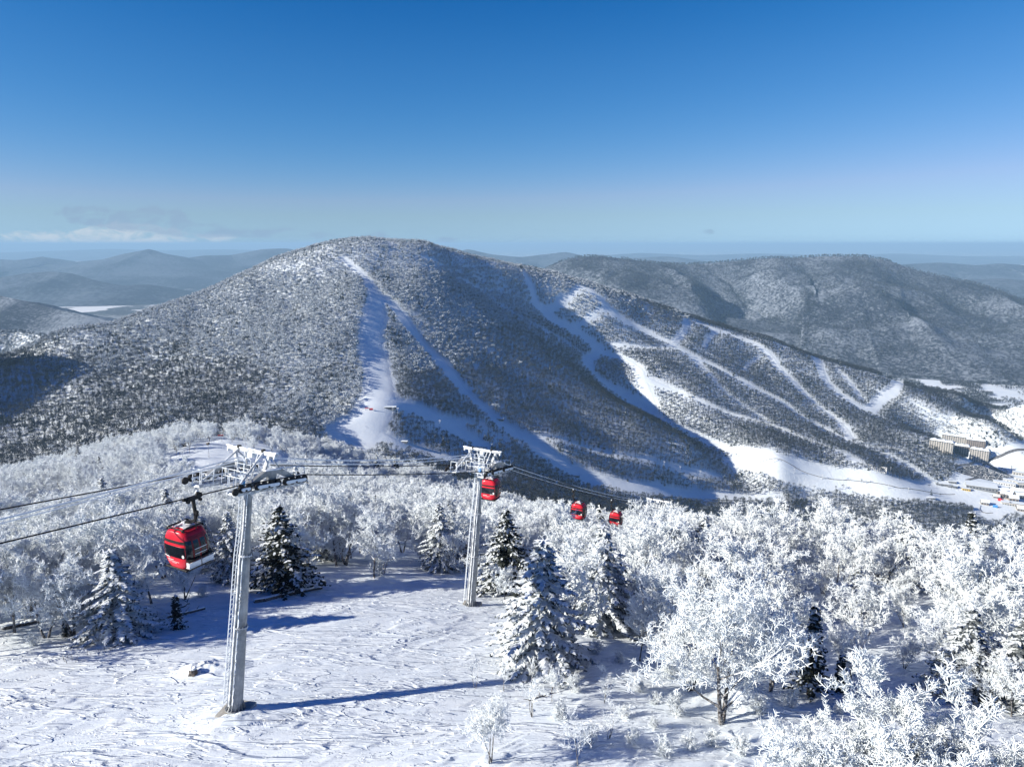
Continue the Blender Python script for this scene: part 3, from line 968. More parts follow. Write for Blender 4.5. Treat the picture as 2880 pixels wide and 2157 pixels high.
# open ground without trees, as outlines seen from the drone
OPEN_POLYS = [
    [(730, 457), (762, 459), (805, 466), (840, 470), (869, 470), (901, 480), (930, 482), (949, 480), (958, 470), (953, 464), (972, 455), (1000, 447), (1030, 440), (1030, 530), (973, 519), (972, 508), (884, 501), (851, 495), (808, 492), (750, 480), (731, 470), (719, 459)],
    [(700, 492), (810, 497), (812, 500), (700, 497)],
]
SPARSE_POLYS = [[(905, 399), (918, 401), (940, 413), (972, 424), (950, 426), (922, 416)], [(652, 420), (700, 440), (740, 452), (690, 440)],
                [(980, 378), (1030, 380), (1030, 420), (1000, 405)]]
# wood kept standing inside the open resort floor
BELT_POLYS = [[(676, 497), (700, 499), (730, 502), (727, 512), (690, 511), (672, 508)], [(741, 486), (775, 485), (800, 487), (806, 492), (803, 500), (770, 504), (745, 506), (738, 498)],
              [(806, 501), (845, 500), (845, 512), (800, 512)], [(846, 497), (880, 500), (930, 503), (968, 507), (973, 520), (940, 528), (870, 524), (850, 512)],
              [(1004, 520), (1030, 514), (1030, 560), (1012, 545)], [(735, 468), (752, 474), (790, 486), (770, 487), (740, 478)]]


def in_poly(px, py, poly):
    px = np.asarray(px); py = np.asarray(py)
    inside = np.zeros(px.shape, bool)
    n = len(poly)
    for i in range(n):
        x0, y0 = poly[i]; x1, y1 = poly[(i + 1) % n]
        c = ((y0 > py) != (y1 > py)) & (px < (x1 - x0) * (py - y0) / (y1 - y0 + 1e-12) + x0)
        inside ^= c
    return inside


def run_dist(x, y):
    """signed distance to the nearest run edge in plan (negative = on a run)"""
    best = np.full(len(x), 1e9)
    for pts, hw in RUNS:
        x0, y0 = pts.min(0) - 80; x1, y1 = pts.max(0) + 80
        m = np.where((x > x0) & (x < x1) & (y > y0) & (y < y1))[0]
        if not len(m): continue
        for i in range(0, len(m), 4000):
            mm = m[i:i + 4000]
            d = np.hypot(x[mm, None] - pts[None, ::2, 0], y[mm, None] - pts[None, ::2, 1]) - hw[None, ::2]
            best[mm] = np.minimum(best[mm], d.min(1))
    return best
# ------------------------------------------------------------------ tree meshes
def tubes_mesh(name, segs, mats, sides=3, leaf=None):
    """segs: list of (p0, p1, r0, r1, material). all tapered tubes in one mesh"""
    A = np.array([s[0] for s in segs], float); B = np.array([s[1] for s in segs], float)
    R0 = np.array([s[2] for s in segs]); R1 = np.array([s[3] for s in segs]); MI = np.array([s[4] for s in segs])
    d = B - A
    L = np.linalg.norm(d, axis=1)[:, None] + 1e-9
    d = d / L
    ref = np.where(np.abs(d[:, 2:3]) < 0.9, np.array([[0, 0, 1.0]]), np.array([[1.0, 0, 0]]))
    a = np.cross(d, ref); a /= np.linalg.norm(a, axis=1)[:, None]
    b = np.cross(d, a)
    vs, fs, ms, off = [], [], [], 0
    for n in sorted(set([sides, 6])):
        sel = np.where((R0 > 0.06) == (n == 6))[0] if sides != 6 else np.arange(len(segs))
        if not len(sel): continue
        ang = 2 * pi * np.arange(n) / n
        ca, sa = np.cos(ang)[None, :, None], np.sin(ang)[None, :, None]
        ring = a[sel][:, None] * ca + b[sel][:, None] * sa
        V0 = A[sel][:, None] + ring * R0[sel][:, None, None]
        V1 = B[sel][:, None] + ring * R1[sel][:, None, None]
        V = np.concatenate([V0, V1], 1)
        base = off + np.arange(len(sel))[:, None, None] * (2 * n)
        k = np.arange(n)
        q = np.stack([k, (k + 1) % n, n + (k + 1) % n, n + k], 1)[None]
        fs.append((base + q).reshape(-1, 4)); vs.append(V.reshape(-1, 3)); ms.append(np.repeat(MI[sel], n))
        off += len(sel) * 2 * n
        if sides == 6: break
    return np_mesh(name, np.concatenate(vs), fs, mats, np.concatenate(ms), smooth=True)


def rot_about(v, axis, ang):
    axis = axis / (np.linalg.norm(axis) + 1e-9)
    return v * cos(ang) + np.cross(axis, v) * sin(ang) + axis * np.dot(axis, v) * (1 - cos(ang))


def rnd_perp(rng, d):
    r = rng.normal(size=3)
    r -= d * np.dot(r, d)
    return r / (np.linalg.norm(r) + 1e-9)


def grow_tree(seed, height=10.0, spread=0.45, trunks=1, trunk_r=0.17, limbs=9, sub=7, twigs=7, fine=6, bole=0.22, twig_r=0.026, up=0.30, leaf_len=0.42, lean=0.05, curl=0.0):
    """hoarfrosted broadleaf tree. returns trunk segments and crown segments"""
    rng = np.random.default_rng(seed)
    tr, cr = [], []
    up_v = np.array([0, 0, 1.0])

    def branch(p, d, L, r, lvl, nseg, wob):
        """returns the points and directions along a wandering branch"""
        pts, dirs = [p], [d]
        for i in range(nseg):
            d = d + rng.normal(size=3) * wob + up_v * up * 0.16
            d /= np.linalg.norm(d)
            p = p + d * (L / nseg)
            pts.append(p); dirs.append(d)
        return pts, dirs
    for t in range(trunks):
        d0 = np.array([rng.normal() * lean, rng.normal() * lean, 1.0])
        if trunks > 1:
            a = 2 * pi * t / trunks + rng.uniform(-0.4, 0.4)
            d0 += np.array([cos(a), sin(a), 0]) * 0.28
        d0 /= np.linalg.norm(d0)
        hh = height * rng.uniform(0.78, 0.88)
        n = 8
        pts, dirs = branch(np.array([0, 0, -0.4]) + rng.normal(size=3) * (0.08 if trunks > 1 else 0), d0, hh, trunk_r, 0, n, 0.07)
        rr = [trunk_r * (1 - 0.86 * (i / n) ** 0.8) for i in range(n + 1)]
        for i in range(n):
            (tr if i < n * 0.62 else cr).append((pts[i], pts[i + 1], rr[i], rr[i + 1], 0 if i < n * 0.62 else 1))
        nl = max(3, int(limbs / (trunks ** 0.6)))
        for j in range(nl):
            f = bole + (0.97 - bole) * ((j + rng.uniform(0, 0.9)) / nl)
            k = min(n - 1, int(f * n)); fr = f * n - k
            p = pts[k] * (1 - fr) + pts[k + 1] * fr
            az = j * 2.4 + rng.uniform(-0.5, 0.5)
            out = np.array([cos(az), sin(az), 0])
            tilt = rng.uniform(0.35, 0.75) + 0.45 * f
            d = out * 1.0 + up_v * tilt
            d /= np.linalg.norm(d)
            prof = sin(pi * min(1, 0.30 + 0.62 * f)) ** 0.7
            L1 = height * spread * rng.uniform(0.75, 1.15) * prof
            r1 = rr[k] * rng.uniform(0.40, 0.58)
            p1, d1 = branch(p, d, L1, r1, 1, 5, 0.16)
            for i in range(5):
                cr.append((p1[i], p1[i + 1], max(twig_r * 1.1, r1 * (1 - i / 5.5)), max(twig_r, r1 * (1 - (i + 1) / 5.5)), 0 if (i < 2 and rng.random() < 0.55) else 1))
            for s in range(sub):
                f2 = 0.18 + 0.82 * (s + rng.uniform(0, 0.8)) / sub
                k2 = min(4, int(f2 * 5)); q = p1[k2] + (p1[k2 + 1] - p1[k2]) * (f2 * 5 - k2)
                dd = d1[k2] * 0.55 + rnd_perp(rng, d1[k2]) * 0.85 + up_v * up
                dd /= np.linalg.norm(dd)
                L2 = L1 * rng.uniform(0.28, 0.50)
                p2, d2 = branch(q, dd, L2, 0, 2, 3, 0.22)
                r2 = max(twig_r * 1.25, r1 * 0.3)
                for i in range(3):
                    cr.append((p2[i], p2[i + 1], r2 * (1 - 0.2 * i), r2 * (1 - 0.2 * (i + 1)), 1))
                for w in range(twigs):
                    f3 = 0.15 + 0.85 * (w + rng.uniform(0, 0.9)) / twigs
                    k3 = min(2, int(f3 * 3)); q3 = p2[k3] + (p2[k3 + 1] - p2[k3]) * min(1, f3 * 3 - k3)
                    d3 = d2[k3] * 0.6 + rnd_perp(rng, d2[k3]) * 0.8 + up_v * up * 0.8
                    d3 /= np.linalg.norm(d3)
                    L3 = leaf_len * rng.uniform(0.8, 1.7)
                    e3 = q3 + d3 * L3
                    cr.append((q3, e3, twig_r * 1.15, twig_r * 0.85, 1))
                    for z in range(fine):
                        q4 = q3 + (e3 - q3) * (0.25 + 0.75 * (z + rng.uniform(0, 0.7)) / fine)
                        d4 = d3 * 0.5 + rnd_perp(rng, d3) * 0.9 + up_v * (up * 0.5 + curl)
                        d4 /= np.linalg.norm(d4)
                        cr.append((q4, q4 + d4 * leaf_len * rng.uniform(0.4, 0.95), twig_r, twig_r * 0.55, 1))
    return tr, cr


def grow_spruce(seed, height=9.0, width=2.3, frost=0.5, whorls=17, per=8, bare=0.08, sparse=1.0, droop=0.35, spray=0.42):
    """layered spruce: trunk segments and a crown mesh of drooping sprays, some carrying rime"""
    rng = np.random.default_rng(seed)
    tr = []
    n = 8
    for i in range(n):
        z0, z1 = -0.4 + (height + 0.3) * i / n, -0.4 + (height + 0.3) * (i + 1) / n
        r0, r1 = height * 0.017 * (1 - i / n * 0.93), height * 0.017 * (1 - (i + 1) / n * 0.93)
        tr.append((np.array([0, 0, z0]), np.array([0, 0, z1]), r0, r1, 0))
    V, Fc, MI = [], [], []
    side_bias = rng.uniform(0, 2 * pi)

    def plate(c, d, s, L, w, mi):
        o = len(V)
        t = c + d * L
        V.extend([c - s * w * 0.35, c + d * L * 0.55 - s * w * 0.5, t, c + d * L * 0.55 + s * w * 0.5, c + s * w * 0.35])
        Fc.append((o, o + 1, o + 2, o + 3, o + 4)); MI.append(mi)
    up_v = np.array([0, 0, 1.0])
    for k in range(whorls):
        f = k / (whorls - 1)
        z = height * (bare + (0.985 - bare) * f ** 0.92)
        R = width * (1 - f) ** 0.82 * (0.88 + 0.12 * rng.random()) + 0.12
        m = max(4, int(per * (0.55 + 0.45 * (1 - f)) * sparse))
        a0 = rng.uniform(0, 2 * pi)
        for j in range(m):
            az = a0 + 2 * pi * j / m + rng.uniform(-0.28, 0.28)
            L = R * rng.uniform(0.62, 1.12)
            if rng.random() < 0.06: L *= 0.45
            out = np.array([cos(az), sin(az), 0])
            zz = z + rng.uniform(-0.5, 0.5) * height / whorls * 0.6
            npt = max(3, int(L / 0.24))
            rise = 0.25 * (f - 0.2)
            dirb = out.copy()
            frb = np.clip(frost + 0.22 * rng.normal() + 0.22 * cos(az - side_bias), 0, 1.3)
            prev = np.array([0, 0, zz])
            for q in range(npt):
                t = (q + 1) / npt
                p = np.array([0, 0, zz]) + out * L * t + up_v * (rise * L * t - droop * L * t ** 1.7 + 0.16 * droop * L * max(0, t - 0.6) / 0.4)
                d = p - prev; dl = np.linalg.norm(d); d /= dl
                s = np.cross(d, up_v); s /= np.linalg.norm(s) + 1e-9
                wl_ = spray * (0.6 + 0.75 * (1 - t)) * (1.15 if t < 0.99 else 0.8)
                for sg in (-1, 1):
                    dd = d * 0.62 + s * sg * rng.uniform(0.55, 0.95) + up_v * rng.uniform(-0.42, 0.12)
                    dd /= np.linalg.norm(dd)
                    ss = np.cross(dd, up_v + rng.normal(size=3) * 0.38); ss /= np.linalg.norm(ss) + 1e-9
                    isf = rng.random() < frb * (0.65 + 0.6 * t)
                    LL = wl_ * rng.uniform(0.75, 1.25)
                    plate(prev + d * dl * rng.uniform(0, 1), dd, ss, LL, spray * 0.50, 1 if rng.random() < frb * 0.30 else 0)
                    if rng.random() < 0.75:
                        dn = dd * 0.6 - up_v * rng.uniform(0.5, 1.0); dn /= np.linalg.norm(dn)
                        plate(prev + dd * LL * rng.uniform(0.1, 0.5), dn, ss, LL * 0.6, spray * 0.42, 1 if rng.random() < frb * 0.5 else 0)
                    if isf:
                        nrm = np.cross(dd, ss); nrm *= np.sign(nrm[2]) if nrm[2] else 1
                        plate(prev + nrm * 0.035 + up_v * 0.02, dd, ss, LL * rng.uniform(0.8, 1.12), spray * rng.uniform(0.40, 0.62), 1)
                d2 = d * 0.9 + up_v * rng.uniform(-0.2, 0.1)
                if rng.random() < frb * 0.8:
                    plate(prev + up_v * 0.04, d2 / np.linalg.norm(d2), s, dl * 1.5, spray * 0.45, 1)
                prev = p
    # leader
    for j in range(6):
        az = j * 1.05
        d = np.array([cos(az) * 0.35, sin(az) * 0.35, 1.0]); d /= np.linalg.norm(d)
        s = np.array([-sin(az), cos(az), 0])
        plate(np.array([0, 0, height * 0.94]), d, s, height * 0.075, 0.14, 1 if rng.random() < 0.3 + frost else 0)
    return tr, (V, Fc, MI)


def spruce_meshes(name, seed, pale=False, **kw):
    tr, (V, Fc, MI) = grow_spruce(seed, **kw)
    tm = tubes_mesh("trunk", tr, [M['bark_dark']])
    cm = np_mesh("crown", np.array(V), [np.array(Fc)], [M['needle_pale' if pale else 'needle'], M['needle_frost']], MI)
    return tm, cm


def broad_meshes(name, seed, thick=False, **kw):
    tr, cr = grow_tree(seed, **kw)
    fm = M['frost_thick'] if thick else M['frost']
    return tubes_mesh("trunk", tr, [M['bark'], fm]), tubes_mesh("crown", cr, [M['bark'], fm])


# --- light versions for the woods further off
def far_broad(name, seed, height, width, n, mats, twig=0.10, fine=2, trunk=True, bole=0.3, dark=0.10):
    """crown of twig blades spread over a few rounded, uneven heads on a forked trunk; one mesh"""
    rng = np.random.default_rng(seed)
    V, T, MI = [], [], []
    lob = [(0, 0, height * 0.70, width * 0.40)]
    for k in range(3):
        a = rng.uniform(0, 2 * pi)
        lob.append((cos(a) * width * 0.22, sin(a) * width * 0.22, height * rng.uniform(0.52, 0.74), width * rng.uniform(0.22, 0.32)))
    pr = np.array([l[3] ** 2 for l in lob]); pr /= pr.sum()
    for i in range(n):
        lx, ly, lz, lr = lob[rng.choice(len(lob), p=pr)]
        d = rng.normal(size=3); d /= np.linalg.norm(d)
        if d[2] < -0.35: d[2] *= -0.6
        r = lr * rng.uniform(0.72, 1.0)
        p = np.array([lx, ly, lz]) + d * r * np.array([1, 1, 0.82])
        # a blade lying over the outside of the head
        s1 = np.cross(d, rng.normal(size=3)); s1 /= np.linalg.norm(s1) + 1e-9
        s2 = np.cross(d, s1)
        dirn = s2 * 0.8 + d * rng.uniform(0.1, 0.9); dirn /= np.linalg.norm(dirn)
        L = lr * rng.uniform(0.35, 0.75); w = twig * rng.uniform(0.7, 1.3)
        o = len(V)
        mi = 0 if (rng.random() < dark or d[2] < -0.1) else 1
        V += [p - s1 * w, p + s1 * w, p + dirn * L + s1 * w * 0.3]
        T.append((o, o + 1, o + 2)); MI.append(mi)
        for z in range(fine):
            d2 = dirn * 0.5 + s1 * rng.choice([-1, 1]) + d * 0.5; d2 /= np.linalg.norm(d2)
            q = p + dirn * L * rng.uniform(0.2, 0.8)
            u = np.cross(d2, d); u /= np.linalg.norm(u) + 1e-9
            o = len(V)
            V += [q - u * w * 0.7, q + u * w * 0.7, q + d2 * L * 0.7]
            T.append((o, o + 1, o + 2)); MI.append(mi)
    if trunk:
        for lx, ly, lz, lr in [(0, 0, height * bole, 0)] + lob:
            p0 = np.array([0, 0, -0.6]) if lr == 0 else np.array([0, 0, height * bole * 0.9])
            p1 = np.array([lx, ly, lz])
            r0 = height * (0.018 if lr == 0 else 0.011); r1 = r0 * 0.6
            o = len(V)
            for a in range(3):
                V.append(p0 + np.array([cos(a * 2.1), sin(a * 2.1), 0]) * r0)
            for a in range(3):
                V.append(p1 + np.array([cos(a * 2.1), sin(a * 2.1), 0]) * r1)
            for a in range(3):
                b2 = (a + 1) % 3
                T += [(o + a, o + b2, o + 3 + b2), (o + a, o + 3 + b2, o + 3 + a)]; MI += [0, 0]
    return np_mesh(name, np.array(V), [np.array(T)], mats, MI)


def far_conifer(name, seed, height, width, n, mats, frost=0.2):
    rng = np.random.default_rng(seed)
    V, T, MI = [], [], []
    for i in range(n):
        f = rng.random() ** 1.5
        z = height * (0.08 + 0.9 * f)
        az = rng.uniform(0, 2 * pi)
        R = width * (1 - f) ** 0.85 + 0.1
        out = np.array([cos(az), sin(az), 0]); s = np.array([-sin(az), cos(az), 0])
        p = np.array([0, 0, z]) + out * R * 0.15
        tip = np.array([0, 0, z - R * 0.45]) + out * R * rng.uniform(0.8, 1.1)
        w = R * 0.40 + 0.1
        o = len(V)
        V += [p + np.array([0, 0, 0.2]), tip - s * w, tip + s * w]
        T.append((o, o + 1, o + 2)); MI.append(1 if rng.random() < frost else 0)
    return np_mesh(name, np.array(V), [np.array(T)], mats, MI)
# ------------------------------------------------------------------ woods too many to count: instanced on points
def scatter_object(name, protos, pos, scale, rz, label, parent=None):
    """one object that stands a tree on each point; protos are mixed at random"""
    coll = bpy.data.collections.new(name + "_kinds")
    for i, me in enumerate(protos):
        o = bpy.data.objects.new(name + "_kind", me)
        coll.objects.link(o)
    me = bpy.data.meshes.new(name)
    me.vertices.add(len(pos))
    me.vertices.foreach_set('co', np.asarray(pos, np.float32).ravel())
    a = me.attributes.new('tree_scale', 'FLOAT', 'POINT'); a.data.foreach_set('value', np.asarray(scale, np.float32))
    a = me.attributes.new('tree_turn', 'FLOAT', 'POINT'); a.data.foreach_set('value', np.asarray(rz, np.float32))
    a = me.attributes.new('tree_kind', 'INT', 'POINT'); a.data.foreach_set('value', RNG.integers(0, len(protos), len(pos)).astype(np.int32))
    o = obj(name, me, kind='stuff', label=label)
    ng = bpy.data.node_groups.new(name + "_scatter", 'GeometryNodeTree')
    ng.interface.new_socket('Geometry', in_out='INPUT', socket_type='NodeSocketGeometry')
    ng.interface.new_socket('Geometry', in_out='OUTPUT', socket_type='NodeSocketGeometry')
    N = ng.nodes
    gi, go = N.new('NodeGroupInput'), N.new('NodeGroupOutput')
    iop = N.new('GeometryNodeInstanceOnPoints')
    ci = N.new('GeometryNodeCollectionInfo')
    ci.inputs['Collection'].default_value = coll
    ci.inputs['Separate Children'].default_value = True
    ci.inputs['Reset Children'].default_value = True

    def attr(nm, typ):
        n = N.new('GeometryNodeInputNamedAttribute'); n.data_type = typ
        n.inputs['Name'].default_value = nm
        return n.outputs[0]
    cx = N.new('ShaderNodeCombineXYZ')
    ng.links.new(attr('tree_turn', 'FLOAT'), cx.inputs['Z'])
    ng.links.new(gi.outputs[0], iop.inputs['Points'])
    ng.links.new(ci.outputs[0], iop.inputs['Instance'])
    iop.inputs['Pick Instance'].default_value = True
    ng.links.new(attr('tree_kind', 'INT'), iop.inputs['Instance Index'])
    ng.links.new(cx.outputs[0], iop.inputs['Rotation'])
    ng.links.new(attr('tree_scale', 'FLOAT'), iop.inputs['Scale'])
    ng.links.new(iop.outputs[0], go.inputs[0])
    md = o.modifiers.new('scatter', 'NODES')
    md.node_group = ng
    return o


# meshes for the mountain woods (about 1 to 2.5 km off)
FAR_FROST = [far_broad("frosted_tree", 100 + i, 9.5, 7.0, 64, [M['twig_bare'], M['frost_far']], twig=0.42, fine=1, dark=0.08) for i in range(4)]
FAR_GREY = [far_broad("lightly_frosted_tree", 120 + i, 10, 6.8, 54, [M['twig_brown'], M['twig_grey']], twig=0.34, fine=1, dark=0.15) for i in range(4)]
FAR_BARE = [far_broad("bare_tree", 140 + i, 11, 6.2, 46, [M['twig_brown'], M['twig_bare']], twig=0.24, fine=1) for i in range(4)]
FAR_BROWN = [far_broad("dark_bare_tree", 150 + i, 11.5, 6.4, 50, [M['twig_brown'], M['twig_brown']], twig=0.28, fine=1) for i in range(3)]
FAR_CONIFER = [far_conifer("dark_conifer", 160 + i, 12, 2.6, 46, [M['needle'], M['needle_frost']], 0.12) for i in range(3)]


def forest_points(spacing, y0, y1, smax=0.95):
    """jittered grid over the visible part of the mountain"""
    xs = np.arange(-smax * y1, smax * y1, spacing)
    ys = np.arange(y0, y1, spacing)
    X, Y = np.meshgrid(xs, ys)
    X = X.ravel() + RNG.uniform(-0.5, 0.5, X.size) * spacing
    Y = Y.ravel() + RNG.uniform(-0.5, 0.5, Y.size) * spacing
    k = (np.abs(X) < smax * Y)
    return X[k], Y[k]


X, Y = forest_points(6.0, 440, 3350)
Z = ground(X, Y)
vis = (Z + 26) / Y >= horizon_before(X, Y) - 0.004
X, Y, Z = X[vis], Y[vis], Z[vis]
px, py = project(X, Y, Z)
rd = run_dist(X, Y)
keep = rd > 2.5 + RNG.uniform(-1.5, 2.5, len(X))
opn = np.zeros(len(X), bool)
for pl in OPEN_POLYS:
    opn |= in_poly(px, py, pl)
for pl in BELT_POLYS:
    opn &= ~in_poly(px, py, pl)
keep &= ~opn | (RNG.random(len(X)) < 0.010)
spr = np.zeros(len(X), bool)
for pl in SPARSE_POLYS:
    spr |= in_poly(px, py, pl)
keep &= ~spr | (RNG.random(len(X)) < 0.35)
flat = Z < VALLEY + 8
fld = fbm(X / 170, Y / 170, 3, 90)
keep &= ~flat | (fld > -0.05)
dens = fbm(X / 90, Y / 90, 3, 91)
keep &= RNG.random(len(X)) < np.clip(0.93 + 0.25 * dens, 0.55, 1.0)
X, Y, Z, px, py = X[keep], Y[keep], Z[keep], px[keep], py[keep]

# how much hoarfrost: by height, stand and painted shade of the slopes
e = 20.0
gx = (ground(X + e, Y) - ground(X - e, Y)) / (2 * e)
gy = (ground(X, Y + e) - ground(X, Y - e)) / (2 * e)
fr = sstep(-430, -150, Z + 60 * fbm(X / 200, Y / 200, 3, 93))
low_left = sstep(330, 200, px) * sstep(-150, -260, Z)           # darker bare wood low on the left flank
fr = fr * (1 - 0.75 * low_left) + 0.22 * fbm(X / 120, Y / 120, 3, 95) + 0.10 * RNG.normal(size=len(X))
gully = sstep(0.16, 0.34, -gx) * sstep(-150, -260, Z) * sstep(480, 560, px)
fr = fr - 0.35 * gully - 0.30 * sstep(0.30, 0.55, -gx) * sstep(-120, -230, Z) - 0.22 * sstep(560, 640, px)  # right-facing slopes: their shade put in as less frost and darker trees
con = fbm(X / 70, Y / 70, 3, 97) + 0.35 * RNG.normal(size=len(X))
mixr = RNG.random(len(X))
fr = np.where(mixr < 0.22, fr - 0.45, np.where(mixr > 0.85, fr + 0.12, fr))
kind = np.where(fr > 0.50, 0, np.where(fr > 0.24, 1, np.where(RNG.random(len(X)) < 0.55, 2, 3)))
cf = (con > 0.80 - 0.30 * low_left) & (Z > -560)
kind = np.where(cf & (RNG.random(len(X)) < 0.75), 4, kind)
crest_con = (Z > -45) & (RNG.random(len(X)) < 0.10)
kind = np.where(crest_con, 4, kind)
SCL = RNG.uniform(0.85, 1.45, len(X)) * (1 + 0.12 * fbm(X / 50, Y / 50, 2, 98))
SCL = SCL * np.where(Z > -70, 0.80, 1.0)
ROT = RNG.uniform(0, 2 * pi, len(X))
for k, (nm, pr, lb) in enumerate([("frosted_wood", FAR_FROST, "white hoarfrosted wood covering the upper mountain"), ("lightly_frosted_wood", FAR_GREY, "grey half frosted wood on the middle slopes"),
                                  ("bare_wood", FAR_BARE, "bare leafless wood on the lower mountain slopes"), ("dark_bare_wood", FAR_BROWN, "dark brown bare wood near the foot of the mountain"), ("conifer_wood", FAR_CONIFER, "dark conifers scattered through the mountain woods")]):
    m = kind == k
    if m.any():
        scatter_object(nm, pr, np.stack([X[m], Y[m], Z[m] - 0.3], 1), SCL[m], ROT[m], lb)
print("mountain trees", len(X), [int((kind == k).sum()) for k in range(5)])

# the wooded mountain on the right, 3 to 5 km off
o_, RX, RY, RZ = RIGHT
n = 90000
i = RNG.integers(0, RX.shape[0] - 1, n); j = RNG.integers(0, RX.shape[1] - 1, n)
u, v = RNG.random(n), RNG.random(n)
def bil(A): return A[i, j] * (1 - u) * (1 - v) + A[i + 1, j] * u * (1 - v) + A[i, j + 1] * (1 - u) * v + A[i + 1, j + 1] * u * v
X, Y, Z = bil(RX), bil(RY), bil(RZ)
area = np.hypot(RX[i + 1, j] - RX[i, j], RY[i + 1, j] - RY[i, j]) * np.hypot(RX[i, j + 1] - RX[i, j], RY[i, j + 1] - RY[i, j])
px, py = project(X, Y, Z)
ridge_y = np.interp(px, [440, 500, 545, 580, 622, 675, 730, 800, 868, 910, 965, 1030, 1140], [330, 300, 268, 257, 258, 264, 261, 257, 256, 268, 281, 301, 350])
m = (RNG.random(n) < area / np.percentile(area, 80)) & (py > ridge_y - 2) & (px > 430) & (px < 1120) & (Z > VALLEY + 4) & (fbm(X / 130, Y / 130, 3, 99) > -0.30)
X, Y, Z = X[m], Y[m], Z[m]
f2 = sstep(-420, -120, Z) + 0.5 * fbm(X / 160, Y / 160, 3, 101)
fk = f2 > 0.50 + 0.3 * RNG.normal(size=len(X))
for nm, pr, mm, lb in (("frosted_wood", FAR_GREY[:3], fk, "pale frosted wood on the upper mountain at right"), ("bare_wood", FAR_BARE[:2], ~fk, "brown grey bare wood on the mountain at right")):
    scatter_object(nm, pr, np.stack([X[mm], Y[mm], Z[mm] - 0.5], 1), RNG.uniform(1.1, 2.0, mm.sum()), RNG.uniform(0, 6.28, mm.sum()), lb)
print("right mountain trees", len(X))

o_, RX, RY, RZ = LEFT_HILL
n = 9000
i = RNG.integers(0, RX.shape[0] - 1, n); j = RNG.integers(0, RX.shape[1] - 1, n)
u, v = RNG.random(n), RNG.random(n)
X, Y, Z = bil(RX), bil(RY), bil(RZ)
m = (np.abs(X / Y) < 1) & (Z > VALLEY + 20)
scatter_object("frosted_wood", FAR_FROST[:2] + FAR_GREY[:2], np.stack([X[m], Y[m], Z[m] - 0.3], 1), RNG.uniform(0.9, 1.4, m.sum()), RNG.uniform(0, 6.28, m.sum()), "frosted wood on the small hill at the left edge")
# ------------------------------------------------------------------ trees, saplings and shrubs one can tell apart
def place(name, meshes, px, py, scale=1.0, rz=None, label=None, cat="tree", group=None, d=None, at=None, tilt=0.0, wide=1.0, parts=("trunk", "crown")):
    p = hit(px, py, 18, 420) if at is None else at
    o = empty(name, tuple(p), (random.uniform(-tilt, tilt), random.uniform(-tilt, tilt), random.uniform(0, 6.28) if rz is None else rz), label=label, cat=cat, group=group)
    o.scale = (scale * wide, scale * wide, scale)
    for nm, me in zip(parts, meshes):
        obj(nm, me, o)
    return o


# kinds
BROAD = [broad_meshes("frosted_tree", 200 + i, height=9.0, spread=[0.44, 0.40, 0.48, 0.42, 0.46][i], trunks=[1, 2, 1, 3, 2][i], limbs=[11, 13, 12, 14, 12][i], sub=7, twigs=6, fine=5, twig_r=0.030, trunk_r=0.15, bole=[0.26, 0.2, 0.3, 0.16, 0.22][i]) for i in range(5)]
BROAD_S = [broad_meshes("young_frosted_tree", 220 + i, height=5.0, spread=0.40, trunks=[3, 1, 4][i], limbs=[12, 9, 14][i], sub=6, twigs=6, fine=4, twig_r=0.019, trunk_r=0.07, bole=[0.2, 0.3, 0.12][i], leaf_len=0.30, up=0.35) for i in range(3)]
SAPLING = [broad_meshes("bare_sapling", 240 + i, height=3.6, spread=0.34, trunks=[1, 2, 3][i], limbs=7, sub=4, twigs=3, fine=2, twig_r=0.011, trunk_r=0.045, bole=0.32, leaf_len=0.26, up=0.5) for i in range(3)]
SHRUB = [broad_meshes("frosted_shrub", 260 + i, height=1.5, spread=0.5, trunks=[5, 7, 4][i], limbs=12, sub=4, twigs=4, fine=3, twig_r=0.013, trunk_r=0.025, bole=0.10, leaf_len=0.16, up=0.5, lean=0.3) for i in range(3)]
SPRUCE = [spruce_meshes("spruce", 300, height=9.0, width=3.7, pale=True, frost=0.95, whorls=19, per=12), spruce_meshes("spruce", 301, height=9.0, width=3.3, pale=True, frost=0.66, whorls=18, per=11),
          spruce_meshes("spruce", 302, height=9.0, width=3.9, frost=0.42, whorls=17, per=12), spruce_meshes("spruce", 303, height=7.0, width=1.6, frost=0.45, whorls=17, per=8, bare=0.14),
          spruce_meshes("spruce", 304, height=3.2, width=0.95, frost=0.10, whorls=12, per=8, spray=0.28), spruce_meshes("spruce", 305, height=9.0, width=3.8, pale=True, frost=1.25, whorls=18, per=12)]
RIME_TREE = [broad_meshes("rime_tree", 320 + i, thick=True, height=[9.2, 8.2, 9.0][i], spread=[0.40, 0.42, 0.24][i], trunks=[3, 3, 2][i], limbs=[15, 14, 9][i], sub=8, twigs=7, fine=6, twig_r=0.021, trunk_r=0.11, bole=[0.3, 0.3, 0.45][i], leaf_len=0.36, up=0.45) for i in range(3)]
BIG = broad_meshes("great_frosted_tree", 330, height=10.6, spread=0.50, trunks=2, limbs=19, sub=9, twigs=7, fine=6, twig_r=0.026, trunk_r=0.20, bole=0.12)
UMBRELLA = broad_meshes("small_frosted_tree", 340, height=4.2, spread=0.44, trunks=3, limbs=13, sub=7, twigs=7, fine=6, twig_r=0.013, trunk_r=0.06, bole=0.50, leaf_len=0.22, up=-0.05, curl=-0.25)

